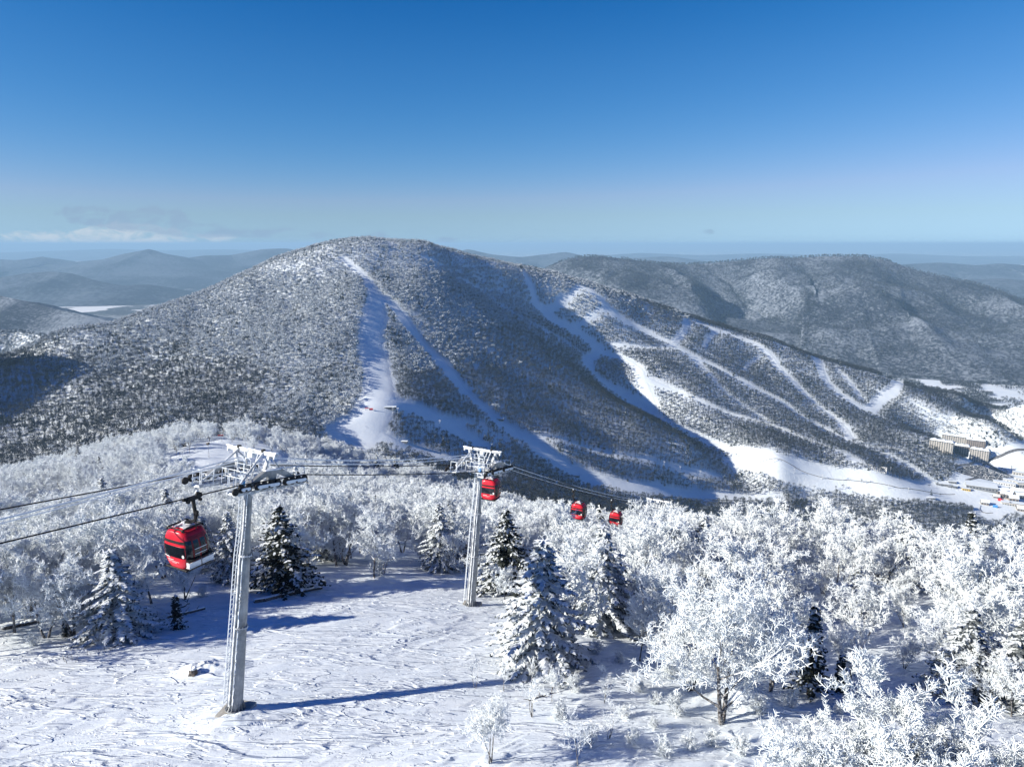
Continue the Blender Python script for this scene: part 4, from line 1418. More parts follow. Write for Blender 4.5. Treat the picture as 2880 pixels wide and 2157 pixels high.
# --- spruces that stand out
place("spruce", SPRUCE[5], 119, 635, 0.80, wide=1.30, label="heavily rimed spruce at left edge of the snow clearing, sunlit white on one side", cat="spruce tree")
place("spruce", SPRUCE[2], 284, 589, 0.98, wide=1.30, label="big dark green spruce directly right of the near lift tower", cat="spruce tree")
place("spruce", SPRUCE[2], 506, 590, 1.0, wide=1.15, label="dark spruce behind the second lift tower", cat="spruce tree")
place("spruce", SPRUCE[2], 452, 560, 0.95, label="dark spruce half hidden left of the second lift tower", cat="spruce tree")
place("spruce", SPRUCE[5], 541, 661, 1.06, wide=1.22, label="tall frosted spruce standing alone on the snow at mid picture", cat="spruce tree")
place("spruce", SPRUCE[5], 600, 628, 1.05, wide=1.2, label="broad white rimed spruce just behind the lone frosted spruce", cat="spruce tree")
place("spruce", SPRUCE[3], 808, 694, 0.95, label="slim spruce with dark skirts beside the great frosted tree", cat="spruce tree")
place("spruce", SPRUCE[4], 839, 690, 0.85, label="small dark green spruce low between the frosted trees", cat="spruce tree")
place("spruce", SPRUCE[1], 961, 696, 0.76, wide=1.35, label="dark spruce with snowy branches near the right edge", cat="spruce tree")
place("spruce", SPRUCE[1], 1016, 703, 0.78, wide=1.35, label="spruce cut by the right edge of the view", cat="spruce tree")
place("spruce", SPRUCE[5], 900, 590, 1.0, label="frosted spruce rising from the trees at right of centre", cat="spruce tree")
place("spruce", SPRUCE[2], 962, 594, 1.05, label="dark spruce in the shaded gap of the right hand wood", cat="spruce tree")
place("spruce", SPRUCE[0], 782, 548, 1.35, label="pointed white spruce breaking the skyline of the near wood", cat="spruce tree")
place("spruce", SPRUCE[0], 108, 540, 1.1, label="half frosted spruce behind the red cabin at left", cat="spruce tree")
place("spruce", SPRUCE[1], 325, 560, 0.9, label="spruce partly frosted in the wood right of the near tower", cat="spruce tree")
place("spruce", SPRUCE[0], 700, 600, 1.05, label="frosted spruce among white trees right of the middle", cat="spruce tree")
place("spruce", SPRUCE[1], 80, 470, 1.0, label="spruce on the left wood edge under the knoll", cat="spruce tree")
place("spruce", SPRUCE[4], 178, 628, 0.9, label="small spruce at the foot of the left wood", cat="spruce tree")
place("spruce", SPRUCE[4], 66, 636, 0.5, label="tiny snow covered spruce at the edge of the left wood", cat="spruce tree")

# --- the trees of the foreground
place("frosted_tree", BIG, 722, 722, 0.95, 0.6, label="great white hoarfrosted tree filling the right middle ground")
place("frosted_tree", BROAD[3], 690, 690, 0.80, label="white frosted tree leaning against the left of the great tree")
place("frosted_tree", BROAD[1], 770, 690, 0.85, label="frosted tree with dark stems right of the great tree")
place("frosted_tree", BROAD[0], 660, 655, 0.95, label="tall frosted tree behind the great white tree")
place("frosted_tree", BROAD[2], 740, 640, 1.05, label="high crowned frosted tree above the great white tree")
place("frosted_tree", BROAD_S[0], 850, 678, 0.95, label="bare limbed frosted tree behind the small dark spruce")
place("frosted_tree", BROAD_S[2], 985, 705, 0.95, label="bluish frosted tree in shade before the right hand spruce")
place("frosted_tree", BROAD_S[1], 1012, 716, 0.9, label="frosted young tree at the right edge in shade")
place("frosted_tree", BROAD_S[0], 905, 668, 0.55, label="thin frosted sapling in the blue shade of the right clearing", cat="sapling")
place("rime_tree", RIME_TREE[0], 893, 0, 1.0, at=np.array([16.3, 25.4, float(ground(16.3, 25.4))]), label="thick rimed tree top nearest the viewer at lower right, the tallest of three", rz=0.3)
place("rime_tree", RIME_TREE[1], 0, 0, at=np.array([13.2, 26.2, float(ground(13.2, 26.2))]), scale=0.82, label="thick rimed tree top at lower right, left of the tallest one", rz=1.7)
place("rime_tree", RIME_TREE[2], 0, 0, at=np.array([19.6, 25.6, float(ground(19.6, 25.6))]), scale=0.92, label="sparse rimed tree top at lower right with long bare forks", rz=2.6)
place("rime_tree", RIME_TREE[1], 0, 0, at=np.array([17.9, 24.2, float(ground(17.9, 24.2))]), scale=0.74, label="low rimed crown between the two tall rimed tree tops", rz=4.0)
place("rime_tree", RIME_TREE[1], 0, 0, at=np.array([15.0, 24.8, float(ground(15.0, 24.8))]), scale=0.90, label="dense rimed crown filling the middle of the lower right group", rz=5.2)
place("rime_tree", RIME_TREE[0], 0, 0, at=np.array([18.4, 26.0, float(ground(18.4, 26.0))]), scale=0.80, label="rimed crown between the tallest tree top and the sparse forked one", rz=2.2)
place("frosted_tree", BROAD[1], 622, 549, 0.52, label="frosted tree hiding the lower part of the farthest red cabin")
place("small_frosted_tree", UMBRELLA, 491, 762, 0.92, 1.0, label="small umbrella crowned frosted tree at bottom centre on three dark stems")
place("bare_sapling", SAPLING[0], 503, 690, 0.88, label="upright bare sapling behind the umbrella crowned tree", cat="sapling")
place("bare_sapling", SAPLING[1], 476, 688, 0.68, label="two stemmed bare sapling left of the taller sapling", cat="sapling")
place("bare_sapling", SAPLING[0], 531, 683, 0.72, label="slim bare sapling below the lone frosted spruce", cat="sapling")
place("bare_sapling", SAPLING[2], 531, 716, 0.92, label="frosted many stemmed bush right of the umbrella crowned tree", cat="sapling")
place("bare_sapling", SAPLING[1], 578, 763, 0.95, label="crooked frosted sapling at the bottom edge of the view", cat="sapling")
place("bare_sapling", SAPLING[2], 610, 738, 0.72, label="dark wiry sapling in dappled shade at lower middle", cat="sapling")
place("bare_sapling", SAPLING[1], 566, 671, 0.62, label="little crooked tree with a frosted head under the spruce", cat="sapling")
place("bare_sapling", SAPLING[2], 605, 702, 0.80, label="dark forked shrub with white tips on the lit snow", cat="sapling")
place("young_frosted_tree", BROAD_S[1], 552, 700, 0.52, label="round headed frosted bush beside the spruce stem", cat="sapling")
SHRUB_SPOTS = [(640, 690), (655, 703), (618, 662), (585, 668), (632, 742), (662, 752), (690, 748), (648, 640), (715, 745), (740, 752), (676, 712), (755, 712), (790, 705), (596, 652), (30, 645), (105, 643), (160, 622), (205, 596), (840, 712), (862, 700), (920, 690), (668, 676), (575, 690), (560, 715), (624, 716), (588, 742), (655, 728)]
shr0 = None
for i, (a, b) in enumerate(SHRUB_SPOTS):
    place("frosted_shrub", SHRUB[i % 3], a, b, random.uniform(0.5, 0.95), label="low frosted shrub sticking out of the snow among the foreground trees", cat="shrub", group="low frosted shrubs in the foreground snow")

LEFT_W = [(14, 632, 0.8, 0), (46, 637, 0.72, 1), (74, 634, 0.78, 3), (97, 629, 0.6, 2), (32, 615, 0.9, 4), (62, 612, 0.9, 1), (90, 607, 0.85, 0), (134, 613, 0.7, 3), (152, 603, 0.75, 2), (8, 602, 0.95, 2), (-14, 628, 0.9, 1), (-30, 640, 0.95, 0), (185, 599, 0.7, 0)]
for a_, b_, s_, k_ in LEFT_W:
    place("frosted_tree", BROAD[k_] if s_ > 0.71 else BROAD_S[k_ % 3], a_, b_, s_ if s_ > 0.71 else s_ * 1.7, label="feathery white frosted tree at the front of the left wood", group="front row of the left wood")

# --- the woods of the near hill
CLEAR = [(-20, 800), (-20, 632), (30, 640), (110, 634), (160, 606), (205, 596), (245, 598), (285, 594), (330, 577), (420, 580), (455, 584), (475, 592), (512, 612), (516, 640), (560, 655), (640, 668), (690, 690), (700, 735), (800, 740), (1040, 740), (1040, 800)]
GAP = [(700, 728), (790, 700), (850, 700), (940, 712), (1030, 716), (1030, 790), (700, 790)]
GAP2 = [(866, 636), (925, 632), (936, 690), (868, 696)]
KNOLL = [(172, 455), (188, 448), (200, 446), (213, 440), (218, 433), (232, 433), (231, 440), (246, 448), (262, 451), (292, 457), (296, 478), (262, 486), (240, 496), (200, 496), (165, 478), (150, 462)]
Yc, Xc = [], []
y = 46.0
while y < 415:
    sp = 4.9 if y < 140 else 5.3
    n = int(2 * 0.95 * y / sp)
    for k in range(n):
        x = -0.95 * y + (k + random.uniform(0.1, 0.9)) * sp
        Xc.append(x); Yc.append(y + random.uniform(-0.5, 0.5) * sp)
    y += sp
X = np.array(Xc); Y = np.array(Yc); Z = ground(X, Y)
px, py = project(X, Y, Z)
keep = ~in_poly(px, py, CLEAR) & ~in_poly(px, py, KNOLL) & ~in_poly(px, py, GAP) & ~in_poly(px, py, GAP2)
keep &= (Z + 16) / Y > horizon_before(X, Y) - 0.05
rope_d = np.abs((X + 15.578) * 0.88325 - (Y - 40.022) * 0.4689)
keep &= ~((rope_d < 3.4) & (Y < 60))
keep &= np.hypot(X + 3.9, Y - 62.0) > 3.0
keep &= RNG.random(len(X)) < np.clip(0.90 + 0.3 * fbm(X / 18, Y / 18, 2, 110), 0.5, 1)
for o in list(COL.objects):          # leave room round the trees set by hand
    if o.name.split('.')[0] in ("spruce", "frosted_tree"):
        keep &= np.hypot(X - o.location.x, Y - o.location.y) > 2.2
rope_k = rope_d[keep]
X, Y, Z, px, py = X[keep], Y[keep], Z[keep], px[keep], py[keep]
order = np.argsort(Y)
NIND = 235
ind, rest = order[:NIND], order[NIND:]
for i in ind:
    r = random.random()
    zone = 0 if px[i] < 250 else (1 if px[i] < 500 else (2 if px[i] < 760 else 3))
    gl = [("white hoarfrosted tree in the crowded wood left of the near lift tower", "frosted trees of the left wood"),
          ("white hoarfrosted tree in the crowded wood between the two lift towers", "frosted trees of the middle wood"),
          ("white hoarfrosted tree in the crowded wood right of the second lift tower", "frosted trees right of the second tower"),
          ("white hoarfrosted tree in the crowded wood on the right hand side", "frosted trees of the right wood")][zone]
    at = np.array([X[i], Y[i], Z[i]])
    low = 0.62 if (rope_k[i] < 4.6 and 60 < Y[i] < 165) else 1.0
    if r < 0.06:
        sl = [("partly frosted spruce among the white trees of the left wood", "spruces of the left wood"), ("partly frosted spruce among the white trees between the towers", "spruces of the middle wood"),
              ("partly frosted spruce among the white trees right of the second tower", "spruces right of the second tower"), ("partly frosted spruce among the white trees on the right", "spruces of the right wood")][zone]
        place("spruce", SPRUCE[random.choice([0, 0, 5, 5])], 0, 0, random.uniform(0.55, 0.95), at=at, label=sl[0], group=sl[1], cat="spruce tree")
    elif r < 0.30 and Y[i] < 75:
        place("young_frosted_tree", BROAD_S[random.randrange(3)], 0, 0, random.uniform(0.8, 1.2), at=at, label=gl[0].replace("hoarfrosted", "slender young"), group=gl[1] + ", young ones", tilt=0.06)
    else:
        place("frosted_tree", BROAD[random.randrange(5)], 0, 0, low * random.uniform(0.68, 1.12) * (0.85 if Y[i] > 95 else 1.0), at=at, label=gl[0], group=gl[1], tilt=0.06)
MID_FROST = []
for tm_, cm_ in BROAD:          # trunk and crown of each kind joined for the uncounted wood
    bmj = bmesh.new(); bmj.from_mesh(tm_); bmj.from_mesh(cm_)
    mj = bpy.data.meshes.new('frosted_tree'); bmj.to_mesh(mj); bmj.free()
    for mm_ in cm_.materials: mj.materials.append(mm_)
    MID_FROST.append(mj)
MID_SPRUCE = [far_conifer("dark_conifer", 420 + i, 9.5, 2.2, 260, [M['needle'], M['needle_frost']], 0.4) for i in range(2)]
cm = RNG.random(len(rest)) < 0.03
for nm, pr, mm, lb in (("frosted_wood", MID_FROST, ~cm, "white hoarfrosted wood running over the brow of the near hill"), ("conifer_wood", MID_SPRUCE, cm, "spruces standing in the white wood on the near hill")):
    q = rest[mm]
    scatter_object(nm, pr, np.stack([X[q], Y[q], Z[q] - 0.3], 1), RNG.uniform(0.60, 1.05, len(q)) * np.where((rope_k[q] < 4.6) & (Y[q] < 165), 0.62, 1.0), RNG.uniform(0, 6.28, len(q)), lb)
# ------------------------------------------------------------------ the gondola lift
LINE = np.array([0.46890, 0.88325]); SIDE = np.array([0.88325, -0.46890])
YAW = math.atan2(-LINE[0], LINE[1])           # local +Y runs down the line, local +X is the near side
GAUGE = 2.05
TOW = [dict(base=np.array([-16.71, 38.0, -28.0]), L=14.25, tilt=radians(9.7)),
       dict(base=np.array([-3.92, 62.0, -33.95]), L=13.2, tilt=radians(9.2)),
       dict(base=np.array([24.0, 114.6, -60.0]), L=14.9, tilt=radians(13.0))]
for t_ in TOW[:2]:
    t_['base'][2] = float(ground(t_['base'][0], t_['base'][1])) + 0.05
R_TOW = []
for t_ in TOW:
    t_['M'] = Matrix.Translation(Vector(t_['base'])) @ Matrix.Rotation(YAW, 4, 'Z') @ Matrix.Rotation(-t_['tilt'], 4, 'X')
# keep the tower heads where the survey put them
for t_, hz in zip(TOW, (-13.68, -20.74, -45.9)):
    head = t_['M'] @ Vector((0, 0, t_['L']))
    t_['L'] += (hz - head.z) / cos(t_['tilt'])


def wheel_mesh():
    b = MB()
    Ry = Matrix.Rotation(pi / 2, 3, 'Y')
    b.lathe([(0.15, -0.055), (0.225, -0.055), (0.225, -0.022), (0.195, -0.012), (0.195, 0.012), (0.225, 0.022), (0.225, 0.055), (0.15, 0.055)], axis=Ry, n=18, mi=0)
    b.lathe([(0.02, -0.06), (0.145, -0.045), (0.145, 0.045), (0.02, 0.06)], axis=Ry, n=14, mi=1)
    b.lathe([(0.045, -0.10), (0.045, 0.10)], axis=Ry, n=8, mi=1)
    return b.mesh("wheel", [M['sheave'], M['sheave_rim']])


WHEEL = wheel_mesh()


def train_parts(side):
    """one sheave train (plates), its yoke and the wheel positions, local to the crossarm end"""
    b = MB()
    ys = [-2.45, -1.95] + [-1.30, -0.80, -0.30, 0.20] + [0.85, 1.35, 1.85, 2.35]
    for grp in (ys[:2], ys[2:6], ys[6:]):
        y0, y1 = grp[0] - 0.10, grp[-1] + 0.10
        for sx in (-0.11, 0.11):
            b.prism([(y0, -0.03), (y0 + 0.1, 0.06), (y1 - 0.1, 0.06), (y1, -0.03), (y1 - 0.12, -0.13), (y0 + 0.12, -0.13)], -0.012, 0.012,
                    Matrix.Translation((sx, 0, 0)) @ Matrix(((0, 0, 1, 0), (1, 0, 0, 0), (0, 1, 0, 0), (0, 0, 0, 1))), mi=0)
        ym = (y0 + y1) / 2
        b.box((0, ym, -0.10), (0.26, 0.14, 0.10), mi=1)
    y = MB()
    # bent main beam bridging the groups
    prof = [(-1.75, -0.02), (-1.55, -0.10), (-0.65, 0.36), (-0.32, 0.40), (-0.30, 0.02), (0.22, 0.02), (0.24, 0.44), (0.55, 0.42), (1.35, 0.06), (1.55, 0.02), (1.75, 0.16), (0.62, 0.74), (-0.62, 0.70), (-1.72, 0.12)]
    y.prism(prof, -0.13, 0.13, Matrix.Translation((-0.30 * side, 0, 0.05)) @ Matrix(((0, 0, 1, 0), (1, 0, 0, 0), (0, 1, 0, 0), (0, 0, 0, 1))), mi=0)
    y.box((-0.30 * side, -0.02, 0.77), (0.27, 1.18, 0.05), mi=1)
    for yy in (-1.6, 0, 1.6):
        y.beam((-0.30 * side, yy, 0.0), (0, yy * 1.0, -0.06), 0.12, 0.12)
    return b, y, ys


def tower_meshes(L):
    d = {}
    # mast: three tapering sections with bolted flanges
    b = MB()
    n = 12
    z1, z2 = L * 0.36, L * 0.67
    b.lathe([(0.415, 0.06), (0.36, z1)], n=n, mi=0)
    b.lathe([(0.355, z1 + 0.002), (0.305, z2)], n=n, mi=0)
    b.lathe([(0.300, z2 + 0.002), (0.285, z2 + 0.5), (0.215, z2 + 1.6), (0.20, L - 0.25)], n=n, mi=0)
    for z, r in ((z1, 0.43), (z2, 0.39)):
        b.lathe([(r, z - 0.035), (r, z + 0.035)], n=20, mi=1)
        for k in range(14):
            a = 2 * pi * k / 14
            b.tube((cos(a) * (r - 0.035), sin(a) * (r - 0.035), z - 0.08), (cos(a) * (r - 0.035), sin(a) * (r - 0.035), z + 0.09), 0.018, n=5, mi=1)
            c, s = cos(a), sin(a)
            for dz in (-1, 1):
                b.add([Vector((c * (r - 0.09), s * (r - 0.09), z)), Vector((c * (r - 0.01), s * (r - 0.01), z)), Vector((c * (r - 0.085), s * (r - 0.085), z + dz * 0.20))], [(0, 1, 2)], 0)
    # flared foot with stiffener ribs
    b.lathe([(0.62, 0.0), (0.62, 0.055)], n=24, mi=0)
    for k in range(16):
        a = 2 * pi * k / 16
        Rz = Matrix.Rotation(a, 3, 'Z')
        prof = [(0.36, 0.05), (0.60, 0.05), (0.42, 0.50), (0.36, 0.50)]
        vs = [Rz @ Vector((x, sy, z)) for sy in (-0.012, 0.012) for x, z in prof]
        b.add(vs, [(0, 1, 2, 3), (7, 6, 5, 4), (0, 4, 5, 1), (1, 5, 6, 2), (2, 6, 7, 3), (3, 7, 4, 0)], 0)
    d['pole'] = b.mesh("pole", [M['galv'], M['galv_frost']])
    # conduit and rime strip on the uphill side
    b = MB()
    def rad(z): return 0.415 - 0.055 * z / z1 if z < z1 else (0.355 - 0.05 * (z - z1) / (z2 - z1) if z < z2 else max(0.2, 0.30 - 0.1 * (z - z2) / 1.6))
    zz = np.linspace(0.3, L - 0.6, 26)
    for a_, w_ in ((-1.75, 0.10), (-2.35, 0.05)):
        for za, zb in zip(zz[:-1], zz[1:]):
            b.beam((cos(a_) * (rad(za) + 0.05), sin(a_) * (rad(za) + 0.05), za), (cos(a_) * (rad(zb) + 0.05), sin(a_) * (rad(zb) + 0.05), zb), w_, 0.07, up=(cos(a_), sin(a_), 0))
    rng = random.Random(3)
    for za in np.linspace(0.5, L - 0.6, 60):
        a_ = -1.2 + rng.uniform(-0.06, 0.06)
        b.box((cos(a_) * (rad(za) + 0.01), sin(a_) * (rad(za) + 0.01), za), (0.05, 0.05, rng.uniform(0.08, 0.3)), Matrix.Rotation(rng.uniform(0, 1), 3, 'Z'), 1)
    d['conduit'] = b.mesh("conduit", [M['galv_frost'], M['rime']])
    # ladder
    b = MB()
    al = -2.75
    ux, uy = cos(al), sin(al); tx, ty = -uy, ux
    def lp(z, s): return (ux * (rad(z) + 0.30) + tx * s, uy * (rad(z) + 0.30) + ty * s, z)
    for s in (-0.20, 0.20):
        for za, zb in zip(zz[:-1], zz[1:]):
            b.tube(lp(za, s), lp(zb, s), 0.032, n=5)
    for z in np.arange(0.35, L - 0.6, 0.30):
        b.tube(lp(z, -0.2), lp(z, 0.2), 0.028, n=5)
    for z in np.arange(0.9, L - 0.6, 1.55):
        for s in (-0.2, 0.2):
            b.tube(lp(z, s), (ux * rad(z) + tx * s * 0.5, uy * rad(z) + ty * s * 0.5, z), 0.022, n=5)
    d['ladder'] = b.mesh("ladder", [M['rime']])
    # crossarm
    b = MB()
    b.box((0, 0, L - 0.12), (3.5, 0.46, 0.34), mi=0)
    b.box((0, 0, L + 0.065), (3.4, 0.48, 0.04), mi=1)
    for s in (-1, 1):
        b.box((s * 1.76, 0, L - 0.06), (0.16, 0.60, 0.44), mi=0)
        b.beam((s * 0.18, 0, L - 0.95), (s * 1.0, 0, L - 0.30), 0.22, 0.16, mi=0, up=(0, 1, 0))
    b.box((0, 0, L - 0.45), (0.62, 0.62, 0.5), mi=0)
    d['crossarm'] = b.mesh("crossarm", [M['galv_frost'], M['rime']], bevel=0.012)
    # lifting frame: snow laden top beam on two raking legs and two long stays
    b = MB()
    zt = L + 1.62
    b.box((0, 0, zt), (4.0, 0.20, 0.17), mi=0)
    rng = random.Random(8)
    for k in range(22):
        x = -1.95 + 3.9 * k / 21
        b.box((x, rng.uniform(-0.01, 0.01), zt + 0.11 + rng.uniform(-0.01, 0.03)), (0.24, 0.23 + rng.uniform(0, 0.05), 0.06 + rng.uniform(0, 0.04)), Matrix.Rotation(rng.uniform(-0.1, 0.1), 3, 'Y'), 1)
    for s in (-1, 1):
        b.beam((s * 0.95, 0, L + 0.05), (s * 1.42, 0, zt - 0.09), 0.20, 0.14, mi=0, up=(0, 1, 0))
        b.tube((s * 1.00, -0.1, zt), (s * 1.45, -2.35, L - 0.25), 0.062, n=8, mi=0)
        b.tube((s * 1.42, 0.1, zt - 0.1), (s * 1.05, 1.9, L - 0.05), 0.045, n=8, mi=0)
        b.tube((s * 0.55, 0, zt - 0.1), (s * 0.12, 0, L + 0.1), 0.05, n=8, mi=0)
        b.box((s * 1.92, 0, zt - 0.14), (0.08, 0.24, 0.16), mi=1)
        b.box((s * 1.0, -0.06, zt + 0.16), (0.16, 0.2, 0.18), mi=2)
    b.box((0, 0, zt - 0.22), (0.36, 0.28, 0.28), mi=1)
    d['lifting_frame'] = b.mesh("lifting_frame", [M['galv_frost'], M['rime'], M['sheave']])
    # walkways with railings
    for side, nm in ((-1, 'a'), (1, 'b')):
        b = MB()
        x0 = side * 1.45
        b.box((x0, 0, L - 0.40), (0.62, 5.2, 0.06), mi=0)
        for s in (-0.31, 0.31):
            b.box((x0 + s, 0, L - 0.34), (0.04, 5.25, 0.18), mi=0)
        for k in range(14):
            b.box((x0, -2.45 + k * 0.377, L - 0.345), (0.58, 0.20, 0.05), mi=1)
        d['walk' + nm] = b.mesh("walkway", [M['galv_frost'], M['rime']])
        b = MB()
        xr = x0 - side * 0.31
        for yy in np.linspace(-2.5, 2.5, 7):
            b.tube((xr, yy, L - 0.38), (xr, yy, L + 0.62), 0.026, n=5)
        for zz_ in (0.62, 0.22):
            b.tube((xr, -2.5, L + zz_), (xr, 2.5, L + zz_), 0.026, n=5)
        for yy in (-2.6, 2.6):
            b.tube((x0 - 0.3, yy, L - 0.38), (x0 - 0.3, yy, L + 0.62), 0.026, n=5)
            b.tube((x0 + 0.3, yy, L - 0.38), (x0 + 0.3, yy, L + 0.62), 0.026, n=5)
            b.tube((x0 - 0.3, yy, L + 0.62), (x0 + 0.3, yy, L + 0.62), 0.026, n=5)
        d['rail' + nm] = b.mesh("railing", [M['rime']])
    # work platform with cage hoops in the middle
    b = MB()
    b.box((0, -0.75, L - 0.36), (2.2, 0.9, 0.06), mi=0)
    b.box((0, 0.70, L - 0.36), (2.2, 0.8, 0.06), mi=0)
    for x in (-1.0, -0.5, 0, 0.5, 1.0):
        for yy in (-1.2, 1.1):
            b.tube((x, yy, L - 0.34), (x, yy, L + 0.62), 0.022, n=5, mi=1)
    for yy in (-1.2, 1.1):
        for zz_ in (0.62, 0.2):
            b.tube((-1.05, yy, L + zz_), (1.05, yy, L + zz_), 0.022, n=5, mi=1)
    for cx in (-0.25, 0.32):
        pts = [(cx + 0.26 * cos(a), -0.55, L + 1.05 + 0.28 * sin(a)) for a in np.linspace(0, pi, 9)]
        b.path(pts, 0.022, 5, 1)
        for sx in (-0.26, 0.26):
            b.tube((cx + sx, -0.55, L - 0.3), (cx + sx, -0.55, L + 1.05), 0.022, n=5, mi=1)
        for k in range(5):
            b.tube((cx - 0.26, -0.55, L - 0.1 + 0.25 * k), (cx + 0.26, -0.55, L - 0.1 + 0.25 * k), 0.018, n=5, mi=1)
    d['platform'] = b.mesh("platform", [M['galv_frost'], M['rime']])
    b = MB()
    b.box((0.45, -0.95, L - 0.08), (0.22, 0.22, 0.42), mi=0)
    b.box((0.45, -0.95, L + 0.17), (0.26, 0.26, 0.06), mi=1)
    d['control_box'] = b.mesh("control_box", [M['blue_box'], M['rime']], bevel=0.01)
    return d


SLAB = MB()
SLAB.box((0, 0, -0.32), (1.75, 1.75, 0.62), Matrix.Rotation(0.30, 3, 'Z'))
SLAB_ME = SLAB.mesh("base_slab", [M['concrete']], bevel=0.025)


def build_tower(t, label):
    root = empty("lift_tower", (0, 0, 0), label=label, cat="lift tower", group="towers of the gondola lift")
    root.matrix_world = t['M']
    d = tower_meshes(t['L'])
    s = obj("base_slab", SLAB_ME, root)
    s.rotation_euler = (t['tilt'], 0, 0)
    for k in ('pole', 'conduit', 'ladder', 'crossarm', 'lifting_frame', 'platform', 'control_box'):
        obj(k, d[k], root)
    for nm in 'ab':
        w = obj("walkway", d['walk' + nm], root)
        obj("railing", d['rail' + nm], w)
    for side in (-1, 1):
        b, y, ys = train_parts(side)
        tr = b.build("sheave_train", [M['rime'], M['sheave']], root, loc=(side * GAUGE, 0, t['L']))
        y.build("yoke", [M['galv'], M['rime']], tr)
        for yy in ys:
            obj("wheel", WHEEL, tr, loc=(0, yy, 0))
        for yy in (-2.85,):
            b2 = MB()
            b2.lathe([(0.02, -0.04), (0.21, -0.04), (0.21, 0.04), (0.02, 0.04)], axis=Matrix.Rotation(pi / 2, 3, 'Y'), n=18)
            b2.beam((0, 0, 0), (0, 0.5, 0), 0.07, 0.08)
            b2.build("end_guide", [M['sheave']], tr, loc=(0.0, yy, -0.12))
    return root


build_tower(TOW[0], "tall frosted steel lift tower nearest the viewer, on a square concrete block")
build_tower(TOW[1], "second frosted lift tower, by the wood edge in the middle")
build_tower(TOW[2], "third lift tower, only its snowy head showing over the trees")

# ---- ropes: over the sheaves and down the line with a slight sag
ROPE = {}


def over(t, side, z=0.235):
    return [t['M'] @ Vector((side * GAUGE, y, t['L'] + z)) for y in (-2.55, 2.45)]


def sag(a, b, s, n=14):
    return [a.lerp(b, k / n) - Vector((0, 0, s * 4 * (k / n) * (1 - k / n))) for k in range(n + 1)]


LV = Vector((LINE[0], LINE[1], 0))
for side, nm, lb in ((1, "near", "black steel haul rope on the near side of the lift, carrying the big red cabin"), (-1, "far", "black steel haul rope on the far side of the lift")):
    pts = []
    o1 = over(TOW[0], side); o2 = over(TOW[1], side); o3 = over(TOW[2], side)
    start = o1[0] - LV * 46 + Vector((0, 0, 46 * (0.115 if side > 0 else 0.135)))
    end = o3[1] + LV * 60 - Vector((0, 0, 60 * 0.42))
    pts += sag(start, o1[0], 0.15)
    pts += sag(o1[1], o2[0], 0.12)
    pts += sag(o2[1], o3[0], 0.30)
    pts += sag(o3[1], end, 0.3)
    b = MB(); b.path(pts, 0.034, 6)
    b.build("haul_rope", [M['cable']], label=lb, cat="steel rope", group="haul ropes of the gondola lift")
    ROPE[side] = pts


def rope_at(side, t):
    """point of the rope at distance t (metres along the line from the first tower head)"""
    h = Vector((-15.578, 40.022, 0))
    best = None
    for a, b in zip(ROPE[side][:-1], ROPE[side][1:]):
        ta = (Vector((a.x, a.y, 0)) - h).dot(LV); tb = (Vector((b.x, b.y, 0)) - h).dot(LV)
        if ta <= t <= tb:
            return a.lerp(b, (t - ta) / (tb - ta + 1e-9))
    return ROPE[side][-1]


for k, (x, zt, lb) in enumerate([(-0.35, 1.30, "upper rime covered signal cable strung along the lift"), (-0.85, 0.95, "lower rime covered signal cable strung along the lift")]):
    a1, a2, a3 = [t['M'] @ Vector((x, -0.3, t['L'] + zt)) for t in TOW]
    st = a1 - LV * 46 + Vector((0, 0, 46 * 0.085))
    pts = sag(st, a1, 0.5) + sag(a1, a2, 0.45)[1:] + sag(a2, a3, 0.8)[1:] + sag(a3, a3 + LV * 60 - Vector((0, 0, 26)), 0.6)[1:]
    b = MB(); b.path(pts, 0.042 - 0.010 * k, 6)
    b.build("signal_cable", [M['rime']], label=lb, cat="cable", group="signal cables of the gondola lift")


# ---- cabins
CX_, CY_, CH_ = 1.86, 1.42, 1.80
PROF = [(0, 0.60), (0.05, 0.72), (0.14, 0.84), (0.28, 0.945), (0.43, 1.0), (0.58, 1.0), (0.72, 0.95), (0.84, 0.86), (0.94, 0.74), (1.0, 0.62)]


def pfac(t): return float(np.interp(t, [p[0] for p in PROF], [p[1] for p in PROF]))


def ring_pt(a, t, grow=0.0):
    """point of the rounded-rectangle body section at angle a and depth t"""
    c, s = cos(a), sin(a)
    e = 4.0
    r = (abs(c) ** e + abs(s) ** e) ** (-1 / e)
    f = pfac(t)
    fx = 0.35 + 0.65 * f
    return Vector((c * r * (CX_ / 2 * f + grow), s * r * (CY_ / 2 * (0.4 + 0.6 * fx) + grow), -t * CH_))


def face_pt(face, u, t, off=0.0):
    """u in -1..1 across a face ('end' = -Y, 'far' = +Y, 'out' = +X, 'in' = -X)"""
    f = pfac(t); fx = 0.35 + 0.65 * f
    hx, hy = CX_ / 2 * f, CY_ / 2 * (0.4 + 0.6 * fx)
    e = 4.0
    q = (1 - min(0.999, abs(u)) ** e) ** (1 / e)
    if face == 'end': return Vector((u * hx, -(hy * q + off), -t * CH_))
    if face == 'far': return Vector((u * hx, hy * q + off, -t * CH_))
    if face == 'out': return Vector((hx * q + off, u * hy, -t * CH_))
    return Vector((-(hx * q + off), u * hy, -t * CH_))


